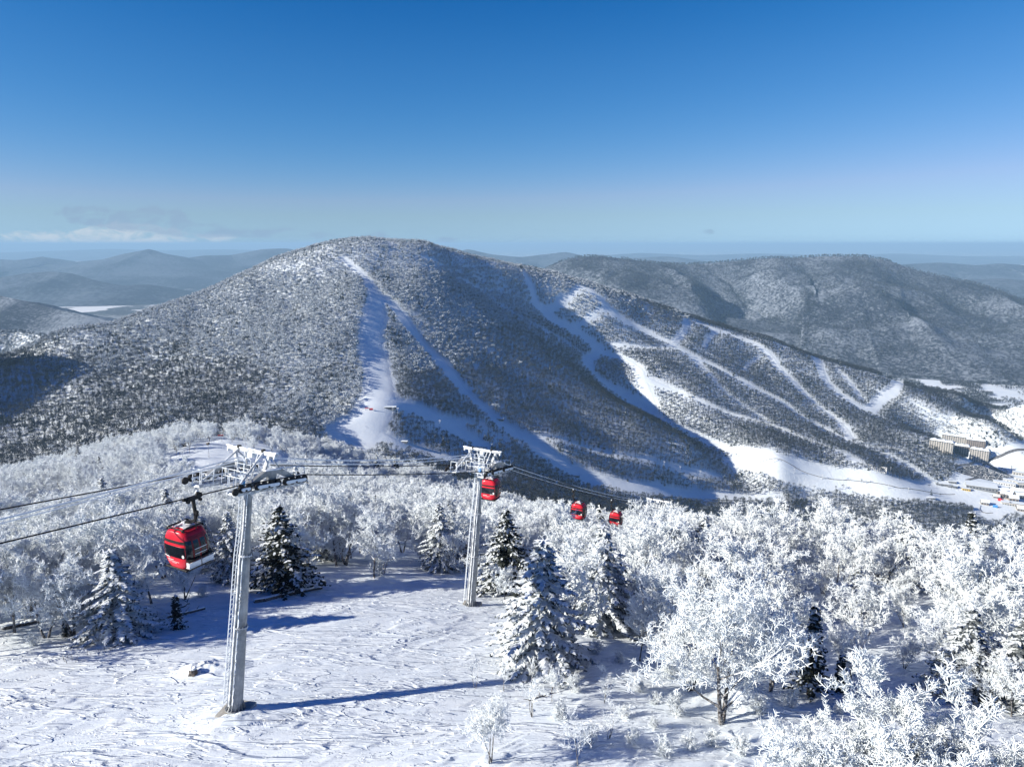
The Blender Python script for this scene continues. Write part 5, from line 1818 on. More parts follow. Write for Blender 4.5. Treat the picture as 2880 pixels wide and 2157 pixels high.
def panel(b, face, u0, u1, t0, t1, off, mi, nu=6, nt=5, top=None):
    vs, fs = [], []
    for j in range(nt + 1):
        for i in range(nu + 1):
            u = u0 + (u1 - u0) * i / nu
            ta = top(u) if top else t0
            vs.append(face_pt(face, u, ta + (t1 - ta) * j / nt, off))
    for j in range(nt):
        for i in range(nu):
            k = j * (nu + 1) + i
            fs.append((k, k + 1, k + nu + 2, k + nu + 1))
    # rim down to the body so the panel has a thickness
    n0 = len(vs)
    loop = [i for i in range(nu + 1)] + [j * (nu + 1) + nu for j in range(1, nt + 1)] + [nt * (nu + 1) + i for i in range(nu - 1, -1, -1)] + [j * (nu + 1) for j in range(nt - 1, 0, -1)]
    ctr = {'end': Vector((0, 1, 0)), 'far': Vector((0, -1, 0)), 'out': Vector((-1, 0, 0)), 'in': Vector((1, 0, 0))}[face]
    for i in loop: vs.append(vs[i] + ctr * (off + 0.01))
    m = len(loop)
    for k in range(m):
        fs.append((loop[k], loop[(k + 1) % m], n0 + (k + 1) % m, n0 + k))
    b.add(vs, fs, mi)


def cabin_meshes():
    d = {}
    b = MB()
    n, ts = 48, [0, 0.02, 0.05, 0.1, 0.17, 0.25, 0.35, 0.45, 0.55, 0.65, 0.75, 0.83, 0.9, 0.95, 0.985, 1.0]
    vs = [ring_pt(2 * pi * k / n, t) for t in ts for k in range(n)]
    fs = [(j * n + k, j * n + (k + 1) % n, (j + 1) * n + (k + 1) % n, (j + 1) * n + k) for j in range(len(ts) - 1) for k in range(n)]
    top = len(vs); vs.append(Vector((0, 0, 0.05))); bot = len(vs); vs.append(Vector((0, 0, -CH_ - 0.02)))
    fs += [(k, top, (k + 1) % n) for k in range(n)] + [((len(ts) - 1) * n + k, (len(ts) - 1) * n + (k + 1) % n, bot) for k in range(n)]
    b.add(vs, fs, 0)
    d['body'] = b.mesh("body", [M['red']], smooth=True)
    for fc in ('end', 'far'):
        b = MB(); panel(b, fc, -0.86, 0.86, 0.36, 0.665, 0.012, 0, 8, 6); d['win_' + fc] = b.mesh("window", [M['glass']], smooth=False)
        b = MB(); panel(b, fc, -0.74, 0.80, 0.215, 0.285, 0.02, 0); d['vent_' + fc] = b.mesh("vent", [M['black']])
        # black corner bumpers
        b = MB()
        for u0, u1 in ((-0.985, -0.88), (0.88, 0.985)):
            panel(b, fc, u0, u1, 0.60, 0.80, 0.03, 0, 2, 4)
        d['bump_' + fc] = b.mesh("bumper", [M['black']])
        # markings: jagged white ridge line, lettering strokes, round emblem
        b = MB()
        ridge = [(-0.74, 0.672), (-0.62, 0.650), (-0.52, 0.675), (-0.42, 0.660), (-0.30, 0.690)]
        for (ua, ta), (ub, tb) in zip(ridge[:-1], ridge[1:]):
            b.beam(face_pt(fc, ua, ta, 0.022), face_pt(fc, ub, tb, 0.022), 0.012, 0.035)
        rng = random.Random(4)
        sgn = 1 if fc == 'end' else -1
        for row, (u0, u1, t0, h) in enumerate([(-0.52, -0.12, 0.745, 0.040), (-0.50, 0.36, 0.790, 0.022), (-0.20, 0.12, 0.825, 0.018)]):
            u = u0
            while u < u1:
                w = rng.uniform(0.035, 0.06)
                a = face_pt(fc, sgn * u, t0, 0.014); c = face_pt(fc, sgn * (u + w), t0, 0.014)
                b.beam(a, c, 0.008, h * CH_ * 0.42)
                b.beam(face_pt(fc, sgn * (u + w * 0.5), t0 - h * 0.4, 0.014), face_pt(fc, sgn * (u + w * 0.5), t0 + h * 0.4, 0.014), 0.008, 0.018, up=(1, 0, 0))
                u += w + 0.025
        d['let_' + fc] = b.mesh("lettering", [M['white']])
        b = MB()
        c = face_pt(fc, 0.66 * sgn, 0.60, 0.020)
        b.lathe([(0.078, -0.006), (0.078, 0.006), (0.050, 0.008), (0.048, 0.002)], c, 16, 0, Matrix.Rotation(pi / 2, 3, 'X'))
        b.box(c + Vector((0, -0.012 * sgn, 0.0)), (0.05, 0.01, 0.035), Matrix.Rotation(0.6, 3, 'Y'))
        d['emb_' + fc] = b.mesh("emblem", [M['white']])
    for fc in ('out', 'in'):
        b = MB(); panel(b, fc, -0.90, 0.90, 0.10, 0.97, 0.008, 0, 8, 10); d['side_' + fc] = b.mesh("side_frame", [M['red_dk']])
        b = MB()
        for u0, u1 in ((-0.50, -0.03), (0.03, 0.50)):
            panel(b, fc, u0, u1, 0.17, 0.86, 0.022, 0, 3, 8)
        d['door_' + fc] = b.mesh("door", [M['red_dk']])
        b = MB()
        for u0, u1 in ((-0.86, -0.56), (0.56, 0.86)):
            panel(b, fc, u0, u1, 0.20, 0.72, 0.018, 0, 3, 6)
        for u0, u1 in ((-0.45, -0.07), (0.07, 0.45)):
            panel(b, fc, u0, u1, 0.21, 0.68, 0.030, 0, 3, 6)
        d['glass_' + fc] = b.mesh("window", [M['glass']])
        b = MB()
        for t in (0.43, 0.56):
            b.beam(face_pt(fc, -0.44, t, 0.05), face_pt(fc, 0.44, t, 0.05), 0.02, 0.028)
        d['bar_' + fc] = b.mesh("handrail", [M['white']])
        b = MB()
        s = 1 if fc == 'out' else -1
        for u0, u1 in ((-0.93, -0.05), (0.05, 0.93)):
            ya, yb = u0 * CY_ / 2, u1 * CY_ / 2
            ym, wy = (ya + yb) / 2, (yb - ya)
            x0 = CX_ / 2 * pfac(0.8) + 0.10
            b.box((s * x0, ym, -0.83 * CH_), (0.05, wy, 0.27), Matrix.Rotation(s * 0.10, 3, 'Y'), 0)
            b.box((s * (x0 - 0.09), ym, -0.89 * CH_), (0.24, wy, 0.03), None, 0)
            for yy in (ya + 0.02, yb - 0.02):
                b.box((s * (x0 - 0.08), yy, -0.82 * CH_), (0.18, 0.025, 0.26), None, 0)
            b.box((s * (x0 - 0.02), ym, -0.69 * CH_), (0.22, wy + 0.02, 0.04), None, 1)
        d['rack_' + fc] = b.mesh("ski_rack", [M['rack'], M['black']])
    b = MB()
    b.box((0, 0, -CH_ + 0.01), (CX_ * 0.78, CY_ * 0.94, 0.09), None, 0, (1, 1))
    d['floor'] = b.mesh("floor_pan", [M['black']], bevel=0.02)
    # roof rails, hatch and frost
    b = MB()
    for s in (-1, 1):
        b.path([(s * 0.50, -0.56, 0.02), (s * 0.50, -0.50, 0.12), (s * 0.50, 0.50, 0.12), (s * 0.50, 0.56, 0.02)], 0.04, 6, 0)
        b.path([(-0.60, s * 0.52, 0.0), (-0.55, s * 0.52, 0.10), (0.55, s * 0.52, 0.10), (0.60, s * 0.52, 0.0)], 0.035, 6, 0)
    d['rails'] = b.mesh("roof_rail", [M['black']])
    b = MB()
    for s in (-1, 1):
        for q in (-1, 1):
            b.beam((q * 0.36, s * 0.30, 0.05), (0, s * 0.05, 0.26), 0.12, 0.04)
    b.box((0, 0, 0.25), (0.22, 0.22, 0.08))
    b.box((0, 0, 0.055), (0.46, 0.42, 0.03))
    d['mount'] = b.mesh("roof_mount", [M['rack']])
    # hanger from rope to roof: body hangs a little inside and uphill of the rope
    OX, OY, OZ = 0.62, 0.10, 1.50
    b = MB()
    pts = [(OX - 0.02, OY, OZ - 0.10), (OX + 0.03, OY, OZ - 0.55), (OX + 0.06, OY, 0.62), (OX + 0.02, OY, 0.45), (OX - 0.12, OY * 0.5, 0.33), (0.05, 0, 0.27)]
    for a, c in zip(pts[:-1], pts[1:]):
        b.beam(a, c, 0.10, 0.13, 0, up=(0, 1, 0.01))
    b.box((OX + 0.13, OY, 0.78), (0.14, 0.12, 0.26), Matrix.Rotation(0.3, 3, 'Y'), 0)
    b.tube((OX + 0.06, OY, 0.9), (OX + 0.26, OY, 0.74), 0.03, n=6)
    b.tube((OX + 0.26, OY, 0.74), (OX + 0.10, OY, 0.58), 0.03, n=6)
    b.tube((OX + 0.06, OY, 0.55), (OX + 0.07, OY - 0.05, 0.0), 0.025, n=6)
    d['hanger'] = b.mesh("hanger", [M['black']])
    b = MB()
    b.box((OX, OY, OZ), (0.20, 0.62, 0.16), None, 0)
    b.box((OX - 0.02, OY - 0.36, OZ + 0.02), (0.13, 0.30, 0.11), Matrix.Rotation(-0.12, 3, 'X'), 0)
    b.box((OX + 0.02, OY + 0.34, OZ + 0.04), (0.14, 0.2, 0.18), Matrix.Rotation(0.4, 3, 'X'), 0)
    Rx = Matrix.Rotation(pi / 2, 3, 'Y')
    for yy, zz_, r in ((0.2, 0.16, 0.10), (-0.34, -0.07, 0.09), (0.30, -0.14, 0.075)):
        b.lathe([(0.02, -0.05), (r, -0.05), (r, 0.05), (0.02, 0.05)], (OX + 0.08, OY + yy, OZ + zz_), 14, 0, Rx)
    b.lathe([(0.02, -0.06), (0.09, -0.06), (0.10, 0.02), (0.02, 0.07)], (OX + 0.02, OY + 0.22, OZ + 0.19), 10, 1, Rx)
    d['grip'] = b.mesh("grip", [M['black'], M['rime']])
    d['off'] = Vector((OX, OY, OZ + 0.0))
    return d


CD = cabin_meshes()


def build_cabin(side, t, label, rz=0.0):
    p = rope_at(side, t)
    # the open sides face outwards: the far rope's cabins are turned about
    yaw = YAW + rz + (pi if side < 0 else 0)
    R = Matrix.Rotation(yaw, 3, 'Z')
    off = R @ CD['off'] * 1.12
    root = empty("gondola_cabin", tuple(p - off - Vector((0, 0, 0.06))), (0, 0, yaw), label=label, cat="gondola cabin", group="red cabins of the gondola lift")
    root.scale = (1.12, 1.12, 1.12)
    body = obj("body", CD['body'], root)
    for fc in ('end', 'far'):
        obj("window", CD['win_' + fc], root)
        obj("vent", CD['vent_' + fc], root); obj("bumper", CD['bump_' + fc], root)
        obj("lettering", CD['let_' + fc], root); obj("emblem", CD['emb_' + fc], root)
    for fc in ('out', 'in'):
        sf = obj("side_frame", CD['side_' + fc], root)
        dr = obj("door", CD['door_' + fc], sf)
        obj("window", CD['glass_' + fc], sf)
        obj("handrail", CD['bar_' + fc], sf)
        if fc == 'out':
            obj("ski_rack", CD['rack_' + fc], root)
    obj("floor_pan", CD['floor'], root); obj("roof_rail", CD['rails'], root); obj("roof_mount", CD['mount'], root)
    obj("hanger", CD['hanger'], root)
    obj("grip", CD['grip'], root)
    return root


build_cabin(1, -5.4, "big red cabin nearest the viewer, hanging left of the first lift tower")
build_cabin(-1, 31.0, "red cabin half hidden behind the second lift tower's mast", rz=0.08)
build_cabin(-1, 54.7, "small red cabin over the frosted trees, seen whole right of the second tower")
build_cabin(-1, 69.9, "farthest red cabin, partly sunk behind white tree tops", rz=-0.03)
# ------------------------------------------------------------------ small things lying on the slope
def stump_mesh():
    rng = np.random.default_rng(9)
    b = MB()
    n = 14
    vs = []
    hs = [0, 0.25, 0.5, 0.75]
    for h in hs:
        for k in range(n):
            a = 2 * pi * k / n
            r = 0.42 - 0.12 * h + 0.06 * rng.normal() + (0.12 if h == 0 else 0)
            vs.append(Vector((r * cos(a), r * sin(a), h + (rng.uniform(-0.05, 0.22) if h == hs[-1] else 0))))
    fs = [(j * n + k, j * n + (k + 1) % n, (j + 1) * n + (k + 1) % n, (j + 1) * n + k) for j in range(3) for k in range(n)]
    fs.append(tuple(3 * n + k for k in range(n)))
    b.add(vs, fs, 0)
    return b


p = hit(193, 671)
st = empty("tree_stump", (p[0] + 0.05, p[1] - 0.1, p[2] - 0.25), label="snow capped broken tree stump on a mound left of the near tower", cat="tree stump")
st.scale = (0.72, 0.72, 0.72)
stump_mesh().build("wood", [M['wood_log']], st)
b = MB()
rng = random.Random(2)
for k in range(7):
    a = k * 0.9
    b.lathe([(0.02, 0.0), (0.20, 0.0), (0.17, 0.08), (0.05, 0.12)], (0.18 * cos(a), 0.18 * sin(a), 0.74 + rng.uniform(0, 0.05)), 9)
b.build("snow_cap", [M['frost_thick']], st, smooth=True)


def log_thing(a, b_, r, label, knots=6):
    pa, pb = hit(*a), hit(*b_)
    pa, pb = Vector(pa), Vector(pb)
    root = empty("fallen_log", tuple(pa), label=label, cat="log")
    q = pb - pa
    m = MB()
    n = 9
    rng = random.Random(int(a[0]))
    pts = []
    for k in range(n):
        f = k / (n - 1)
        w = pa + q * f
        z = float(ground(w.x, w.y))
        pts.append(Vector((q.x * f + rng.uniform(-.12, .12), q.y * f + rng.uniform(-.12, .12), z - pa.z + r * 0.5)))
    for i in range(n - 1):
        m.tube(pts[i], pts[i + 1], r * (1 - 0.5 * i / n), r * (1 - 0.5 * (i + 1) / n), 8)
    m.build("stem", [M['wood_log']], root)
    m2 = MB()
    for i in range(n - 1):
        m2.tube(pts[i] + Vector((0, 0, r * 0.55)), pts[i + 1] + Vector((0, 0, r * 0.45)), r * 0.75 * (1 - 0.5 * i / n), r * 0.7 * (1 - 0.5 * (i + 1) / n), 7)
    m2.build("snow_cover", [M['frost_thick']], root, smooth=True)
    m3 = MB()
    for k in range(knots):
        c = pts[rng.randrange(n)]
        d = Vector((rng.uniform(-1, 1), rng.uniform(-1, 1), rng.uniform(0.2, 1.2))).normalized()
        m3.tube(c, c + d * rng.uniform(0.3, 1.1), 0.035, 0.012, 5)
    m3.build("branch", [M['bark']], root)
    return root


log_thing((142, 623), (205, 609), 0.20, "snow covered fallen log along the left wood edge")
log_thing((255, 602), (322, 588), 0.24, "dark fallen log under the big spruce right of the near tower")
log_thing((2, 629), (38, 622), 0.24, "snowy log at the far left by the young trees")
log_thing((170, 615), (190, 603), 0.12, "thin fallen branch beside the longer snow covered log", 8)
log_thing((528, 700), (560, 690), 0.07, "thin dead branch lying right of the umbrella crowned tree", 9)

# sticks poking out of the snow
def twigs_thing(px, py, n, h, label, seed):
    p = hit(px, py)
    rng = random.Random(seed)
    m = MB()
    for k in range(n):
        x, y = rng.uniform(-0.7, 0.7), rng.uniform(-0.4, 0.4)
        d = Vector((rng.uniform(-0.4, 0.4), rng.uniform(-0.3, 0.3), 1)).normalized()
        z = float(ground(p[0] + x, p[1] + y)) - p[2]
        m.tube((x, y, z - 0.1), Vector((x, y, z)) + d * h * rng.uniform(0.5, 1.1), 0.018, 0.008, 5)
    m.build("dry_stalks", [M['bark']], None, tuple(p), label=label, cat="shrub")


twigs_thing(72, 660, 7, 0.8, "few dry stalks poking out of the snow at left", 1)
twigs_thing(100, 652, 5, 0.5, "short dry stalks below the left wood", 2)
twigs_thing(420, 745, 4, 0.4, "tiny dry stalks in the open snow near the bottom", 3)

# the cleared knoll: posts with a rope, a lamp mast, a sign frame, a red net
def mast(px, py, h, label):
    p = hit(px, py, 60, 420)
    root = empty("snow_gun_mast", tuple(p), label=label, cat="mast")
    m = MB(); m.tube((0, 0, -0.3), (0, 0, h), 0.11, 0.08, 8); m.build("pole", [M['galv_frost']], root)
    m = MB(); m.lathe([(0.1, -0.5), (0.34, -0.45), (0.40, 0.3), (0.30, 0.55), (0.05, 0.6)], (0, 0, h + 0.25), 12, 0, Matrix.Rotation(1.3, 3, 'Y')); m.box((0, 0, h - 0.05), (0.4, 0.3, 0.3)); m.build("fan_head", [M['wood_log']], root)


mast(209, 457, 4.6, "snow gun mast standing over the cleared knoll behind the near tower")
mast(224, 431, 2.6, "small machine post at the far end of the knoll clearing")
p = hit(177, 456, 60, 420)
fr_ = empty("goal_frame", tuple(p), (0, 0, 0.3), label="thin open frame of poles on the knoll clearing", cat="pole frame")
m = MB()
m.tube((-0.05, 0, -0.3), (-0.05, 0, 3.6), 0.06, n=6); m.tube((0, 0, 3.6), (4.0, 0.4, 4.4), 0.05, n=6); m.tube((4.0, 0.4, 0.6), (4.0, 0.4, 4.4), 0.06, n=6)
m.build("poles", [M['wood_log']], fr_)
pts = [hit(x, y, 60, 420) for x, y in [(152, 468), (166, 462), (180, 456), (195, 450), (208, 446), (222, 441)]]
for q in pts:
    m = MB(); m.tube((0, 0, -0.2), (0, 0, 1.3), 0.06, n=6); m.build("fence_post", [M['wood_log']], None, tuple(q), label="wooden post of the rope fence on the knoll", cat="post", group="posts of the knoll fence")
m = MB(); m.path([(q[0], q[1], q[2] + 1.2) for q in pts], 0.035, 5)
m.build("fence_rope", [M['wood_log']], label="dark rope strung between posts across the knoll", cat="rope")
p = hit(222, 428, 60, 420)
net = empty("safety_net", tuple(p), (0, 0, 0.2), label="red safety net at the top of the knoll clearing", cat="net")
m = MB()
for k in range(6): m.beam((-2 + k * 0.4, 0, 0.6), (-1.6 + k * 0.4, 0.05 * (k % 2), 0.6), 0.03, 0.5)
m.build("netting", [M['red_flag']], net)
m = MB()
for x in (-2, 0, 2): m.tube((x, 0, -0.2), (x, 0, 1.5), 0.04, n=6)
m.build("post", [M['wood_log']], net)
for a, b_, h in ((163, 462, 5.0), (183, 459, 4.2), (252, 450, 5.5), (214, 436, 6.0), (232, 442, 5.0), (246, 447, 4.5)):
    place("bare_sapling", SAPLING[(a + b_) % 3], 0, 0, h / 3.6, at=hit(a, b_, 60, 420), label="dark bare snag standing in the knoll clearing", group="bare snags on the knoll", cat="tree")
# ------------------------------------------------------------------ the resort at the foot of the mountain
def gpt(px, py):
    return hit(px, py, 900, 3300)


def block(px, py, w, dep, h, yaw, label, wall, storeys, bays, d=None, wing=None, name="apartment_block"):
    """slab block: walls, snowy hipped roof with dark eaves, window bands with piers"""
    p = gpt(px, py)
    root = empty(name, (p[0], p[1], p[2] - 2), (0, 0, yaw), label=label, cat="building", group="hotel blocks under the mountain" if name == "apartment_block" else None)
    m = MB(); m.box((0, 0, h / 2), (w, dep, h)); m.build("wall", [wall], root)
    sh = h / storeys
    for k in range(bays):
        x = -w / 2 + (k + 0.5) * w / bays
        f = MB()
        for s in range(storeys):
            f.box((x, -dep / 2 - 0.12, (s + 0.55) * sh), (w / bays * 0.60, 0.3, sh * 0.62), None, 0)
            f.box((x, -dep / 2 - 0.45, (s + 0.20) * sh), (w / bays * 0.66, 0.9, sh * 0.12), None, 1)
        f.build("window_bay", [M['win_dark'], wall], root)
    nb = max(2, int(bays * dep / w))
    for sx in (-1, 1):
        for k in range(nb):
            y = -dep / 2 + (k + 0.5) * dep / nb
            f = MB()
            for s in range(storeys):
                f.box((sx * (w / 2 + 0.1), y, (s + 0.55) * sh), (0.3, dep / nb * 0.55, sh * 0.6), None, 0)
            f.build("window_bay", [M['win_dark']], root)
    m = MB()
    m.box((0, 0, h + 0.5), (w + 2.4, dep + 2.4, 1.0), None, 0)
    rf = m.build("roof", [M['roof_dark']], root)
    m = MB(); m.box((0, 0, h + 2.2), (w + 1.6, dep + 1.6, 2.4), None, 0, (0.90, 0.45))
    for q in (-0.32, 0.05, 0.36):
        m.box((q * w, 0, h + 3.6), (w * 0.16, dep * 0.55, 2.6), None, 0, (0.8, 0.6))
    m.build("snow_cover", [M['piste']], rf)
    return root


YB = radians(40)
block(955.5, 447.5, 70, 17, 37, radians(-40), "tall rear hotel block with snowy roofs, longest of the group", M['wall_cream'], 11, 13)
block(975, 449, 44, 16, 29, radians(-34), "hotel block right of the tallest one, in grey half shade", M['wall_tan'], 9, 9)
block(941, 450.5, 52, 18, 28, radians(-42), "front left hotel block beside the dark wood", M['wall_cream'], 9, 10)
block(960, 454, 36, 18, 26, radians(-36), "middle front hotel block lower than the rear one", M['wall_tan'], 8, 7)
block(979, 460, 44, 22, 33, radians(-44), "front right hotel block above the car park", M['wall_cream'], 10, 8)


def hall(px, py, w, dep, h, yaw, label, wall, roof='flat', windows=6, name="lodge", extra=None):
    p = gpt(px, py)
    root = empty(name, (p[0], p[1], p[2] - 1), (0, 0, yaw), label=label, cat="building")
    m = MB(); m.box((0, 0, h / 2), (w, dep, h)); m.build("wall", [wall], root)
    for k in range(windows):
        f = MB(); x = -w / 2 + (k + 0.5) * w / windows
        f.box((x, -dep / 2 - 0.1, h * 0.5), (w / windows * 0.6, 0.3, h * 0.42)); f.build("window", [M['win_dark']], root)
    if roof == 'flat':
        m = MB(); m.box((0, 0, h + 0.35), (w + 1.2, dep + 1.2, 0.7)); rf = m.build("roof", [M['roof_dark']], root)
        m = MB(); m.box((0, 0, h + 0.95), (w + 0.8, dep + 0.8, 0.5)); m.build("snow_cover", [M['piste']], rf)
    else:
        m = MB(); g = dep * 0.36
        fr = Matrix(((0, 0, 1, 0), (1, 0, 0, 0), (0, 1, 0, 0), (0, 0, 0, 1)))
        m.prism([(-dep / 2 - 1, h - 0.6), (dep / 2 + 1, h - 0.6), (0, h + g)], -w / 2 - 0.9, w / 2 + 0.9, fr); rf = m.build("roof", [M['roof_dark']], root)
        m = MB()
        m.prism([(-dep / 2 - 1.2, h - 0.4), (-dep / 2 - 1.2, h + 0.1), (0, h + g + 0.7), (0, h + g + 0.1)], -w / 2 - 0.8, w / 2 + 0.8, fr)
        m.prism([(dep / 2 + 1.2, h - 0.4), (0, h + g + 0.1), (0, h + g + 0.7), (dep / 2 + 1.2, h + 0.1)], -w / 2 - 0.8, w / 2 + 0.8, fr)
        m.build("snow_cover", [M['piste']], rf)
    return root


hall(981, 487, 62, 38, 8, radians(-28), "large flat roofed hall with a snowy roof below the car park", M['wall_grey'], windows=10)
hall(966, 489.5, 16, 8, 5, radians(-20), "small yellow fronted shop at the corner of the big hall", M['wall_yellow'], windows=4, name="shop")
hall(942, 484.5, 26, 9, 4.5, radians(-18), "long low lift station at the end of the ski run", M['wall_grey'], windows=6, name="lift_station")
hall(952, 486.5, 20, 9, 4.5, radians(-18), "low lift station shed just right of the long one", M['wall_grey'], windows=4, name="lift_station")
hall(1000, 493, 16, 14, 9, radians(-15), "brick gabled lodge with a dark roof front among the village houses", M['wall_tan'], 'gable', 3)
hall(1006, 497.5, 22, 14, 12, radians(-40), "tall dark fronted lodge in the middle of the village", M['wall_tan'], 'gable', 4)
hall(1013, 500.5, 18, 14, 10, radians(-25), "gabled lodge right of the tall dark lodge", M['wall_tan'], 'gable', 3)
hall(1016, 505, 56, 16, 7, radians(-24), "long hall with a yellow end wall at the right edge", M['wall_cream'], windows=12)
hall(1004, 484, 44, 14, 7, radians(-32), "white walled long house behind the village", M['white'], windows=9)
hall(1021, 488, 24, 16, 17, radians(-12), "cream coloured house with window rows at the right edge", M['wall_cream'], windows=5)
hall(1016, 492, 24, 14, 7, radians(-20), "pale roofed house between the village lodges", M['wall_grey'], 'gable', 4)
hall(1022, 480, 30, 14, 8, radians(-25), "snow roofed house beyond the village at the edge", M['white'], windows=5)
hall(968, 508.5, 16, 11, 7, radians(-10), "grey shed at the end of the dark wood belt", M['wall_grey'], windows=2, name="shed")
hall(984.5, 503.5, 15, 11, 7, radians(-25), "small round square house ringed by a fence on the snow", M['wall_tan'], 'gable', 3, name="ticket_house")
hall(930, 497.5, 18, 9, 2.2, radians(-5), "low snow covered hut on the open resort floor", M['wall_grey'], windows=3, name="hut")
for a_, c_, w_, d_, h_, y_, lb_, wl_, rf_ in [
        (1009, 493, 15, 11, 8, -35, "brown gabled house between the brick lodge and the pale one", 'wall_tan', 'gable'), (1003, 489, 18, 12, 6, -20, "low snow roofed house above the brick lodge", 'wall_grey', 'flat'),
        (1012, 486, 20, 12, 7, -30, "tan house with a snowy gable behind the village", 'wall_tan', 'gable'), (1019, 497, 16, 12, 9, -15, "dark gabled house near the cream coloured one", 'wall_grey', 'gable'),
        (991, 490.5, 22, 10, 5, -28, "low shed row beside the big flat roofed hall", 'wall_grey', 'flat'), (996, 497, 12, 8, 5, -20, "small brown hut in front of the brick lodge", 'wall_tan', 'gable'),
        (1022, 510, 20, 12, 7, -24, "house cut by the right edge below the long hall", 'wall_tan', 'gable'), (1009, 481, 26, 10, 6, -32, "long white roofed row along the car park's lower side", 'white', 'flat'),
        (1018, 474, 24, 12, 8, -28, "house beyond the car park at the right", 'wall_cream', 'flat'), (952, 482, 16, 9, 4, -18, "snowy shed between the wood and the big hall", 'wall_grey', 'flat')]:
    hall(a_, c_, w_, d_, h_, radians(y_), lb_, M[wl_], rf_, 4, name="house")
# upper huts
hall(390.5, 408.5, 19, 7, 4.2, radians(4), "long hut at the fork of the runs on the mountain's foot", M['wall_grey'], windows=5, name="hut")
hall(499.5, 419.5, 17, 8, 3.4, radians(-8), "dark hut beside the lower ski run in the wood", M['wall_grey'], windows=3, name="hut")
hall(384, 246.5, 22, 10, 5, radians(5), "small white summit house on the mountain top", M['white'], windows=4, name="summit_house")
hall(684.5, 317, 22, 10, 4.5, radians(-8), "lift station hut on the right hand ridge", M['wall_cream'], windows=5, name="hut")
hall(690, 396.5, 9, 6, 3, radians(-8), "tiny hut beside a run in the middle of the slope", M['wall_cream'], windows=2, name="hut")
hall(576, 476, 13, 7, 3.2, radians(-8), "small snowy hut beside the lower run", M['wall_grey'], windows=2, name="hut")
hall(404, 441.8, 12, 5, 2.4, radians(-8), "low shelter beside the curved lower run", M['wall_grey'], windows=2, name="hut")
hall(706, 372, 10, 6, 3, radians(-6), "small hut where two runs meet", M['wall_cream'], windows=2, name="hut")
# red start gate
p = gpt(369, 410)
gt = empty("start_gate", tuple(p), (0, 0, 0.05), label="red and white banner gate on the run's level ground", cat="gate")
m = MB()
for x in (-7, 0, 7): m.box((x, 0, 2.2), (0.9, 0.9, 4.6))
m.build("post", [M['white']], gt)
m = MB(); m.box((-3.5, 0, 4.2), (7.5, 0.5, 1.3)); m.box((3.5, 0, 2.6), (6.6, 0.4, 2.6)); m.build("banner", [M['red_flag']], gt)

# white letters standing on the slope, with a round emblem
def glyph(b, strokes, s, t=0.5):
    for (x0, z0), (x1, z1) in strokes:
        b.beam((x0 * s, 0, z0 * s), (x1 * s, 0, z1 * s), t, 0.13 * s, up=(0, 1, 0))


GL = [[((0, 1), (1, 1)), ((0.5, 1), (0.5, 0)), ((0.2, 0.9), (0.2, 0.1)), ((0.5, 0.6), (0.95, 0.35))],
      [((0.2, 1), (0.2, 0)), ((0, 0.65), (0.45, 0.65)), ((0.6, 0.95), (0.85, 0.6)), ((0.7, 0.55), (0.55, 0.1)), ((0.55, 0.1), (0.95, 0.1))],
      [((0, 0.8), (1, 0.8)), ((0.3, 1), (0.3, 0.0)), ((0.7, 1), (0.7, 0.0)), ((0.7, 0.35), (1.0, 0.35)), ((0.0, 0.4), (0.3, 0.4))],
      [((0.1, 0.95), (0.1, 0)), ((0.45, 1), (0.45, 0)), ((0.1, 0.55), (0.45, 0.55)), ((0.6, 0.9), (0.95, 0.9)), ((0.95, 0.9), (0.95, 0)), ((0.6, 0.9), (0.6, 0)), ((0.6, 0.5), (0.95, 0.5))]]
LSP = [(869.5, 468.5), (872.8, 469.6), (876.0, 470.6), (879.0, 471.4)]
for k, (a, c) in enumerate(LSP):
    p = gpt(a, c)
    o = MB(); s = 8.6
    glyph(o, GL[k], s)
    for x in (0.15, 0.85): o.beam((x * s, 0, -1.5), (x * s, 0, 0.2), 0.4, 0.4)
    lt = o.build("hillside_letter", [M['white']], None, (p[0] - s / 2, p[1], p[2] + 2.2), (radians(-4), 0, radians(-30)),
                 label=["first white character of the sign standing on the slope", "second white character of the sign standing on the slope", "third white character of the sign standing on the slope", "last white character beside the sign's round emblem"][k], cat="letter", group="characters of the white hillside sign")
p = gpt(883, 473.2)
o = MB()
Rx = Matrix.Rotation(pi / 2, 3, 'X')
for r0, r1 in ((4.6, 5.8), (1.6, 2.6)):
    n = 28
    vs = [Vector((r * cos(2 * pi * k / n), y, r * sin(2 * pi * k / n))) for y in (-0.3, 0.3) for r in (r0, r1) for k in range(n)]
    fs = []
    for k in range(n):
        k2 = (k + 1) % n
        fs += [(k, k2, n + k2, n + k), (2 * n + k, 3 * n + k, 3 * n + k2, 2 * n + k2), (n + k, n + k2, 3 * n + k2, 3 * n + k), (k, 2 * n + k, 2 * n + k2, k2)]
    o.add(vs, fs)
for x in (-6.2, 6.2): o.box((x, 0, 0.5), (0.9, 0.7, 13))
o.box((0, 0, 6.6), (13, 0.7, 0.9)); o.box((0, 0, -5.8), (13, 0.7, 0.9))
for x in (-4, 4): o.beam((x, 0, -9), (x, 0, -5.5), 0.5, 0.5)
o.build("sign_emblem", [M['white']], None, (p[0], p[1], p[2] + 8.5), (radians(-4), 0, radians(-30)), label="white ring emblem in a square frame at the end of the hillside sign", cat="emblem")

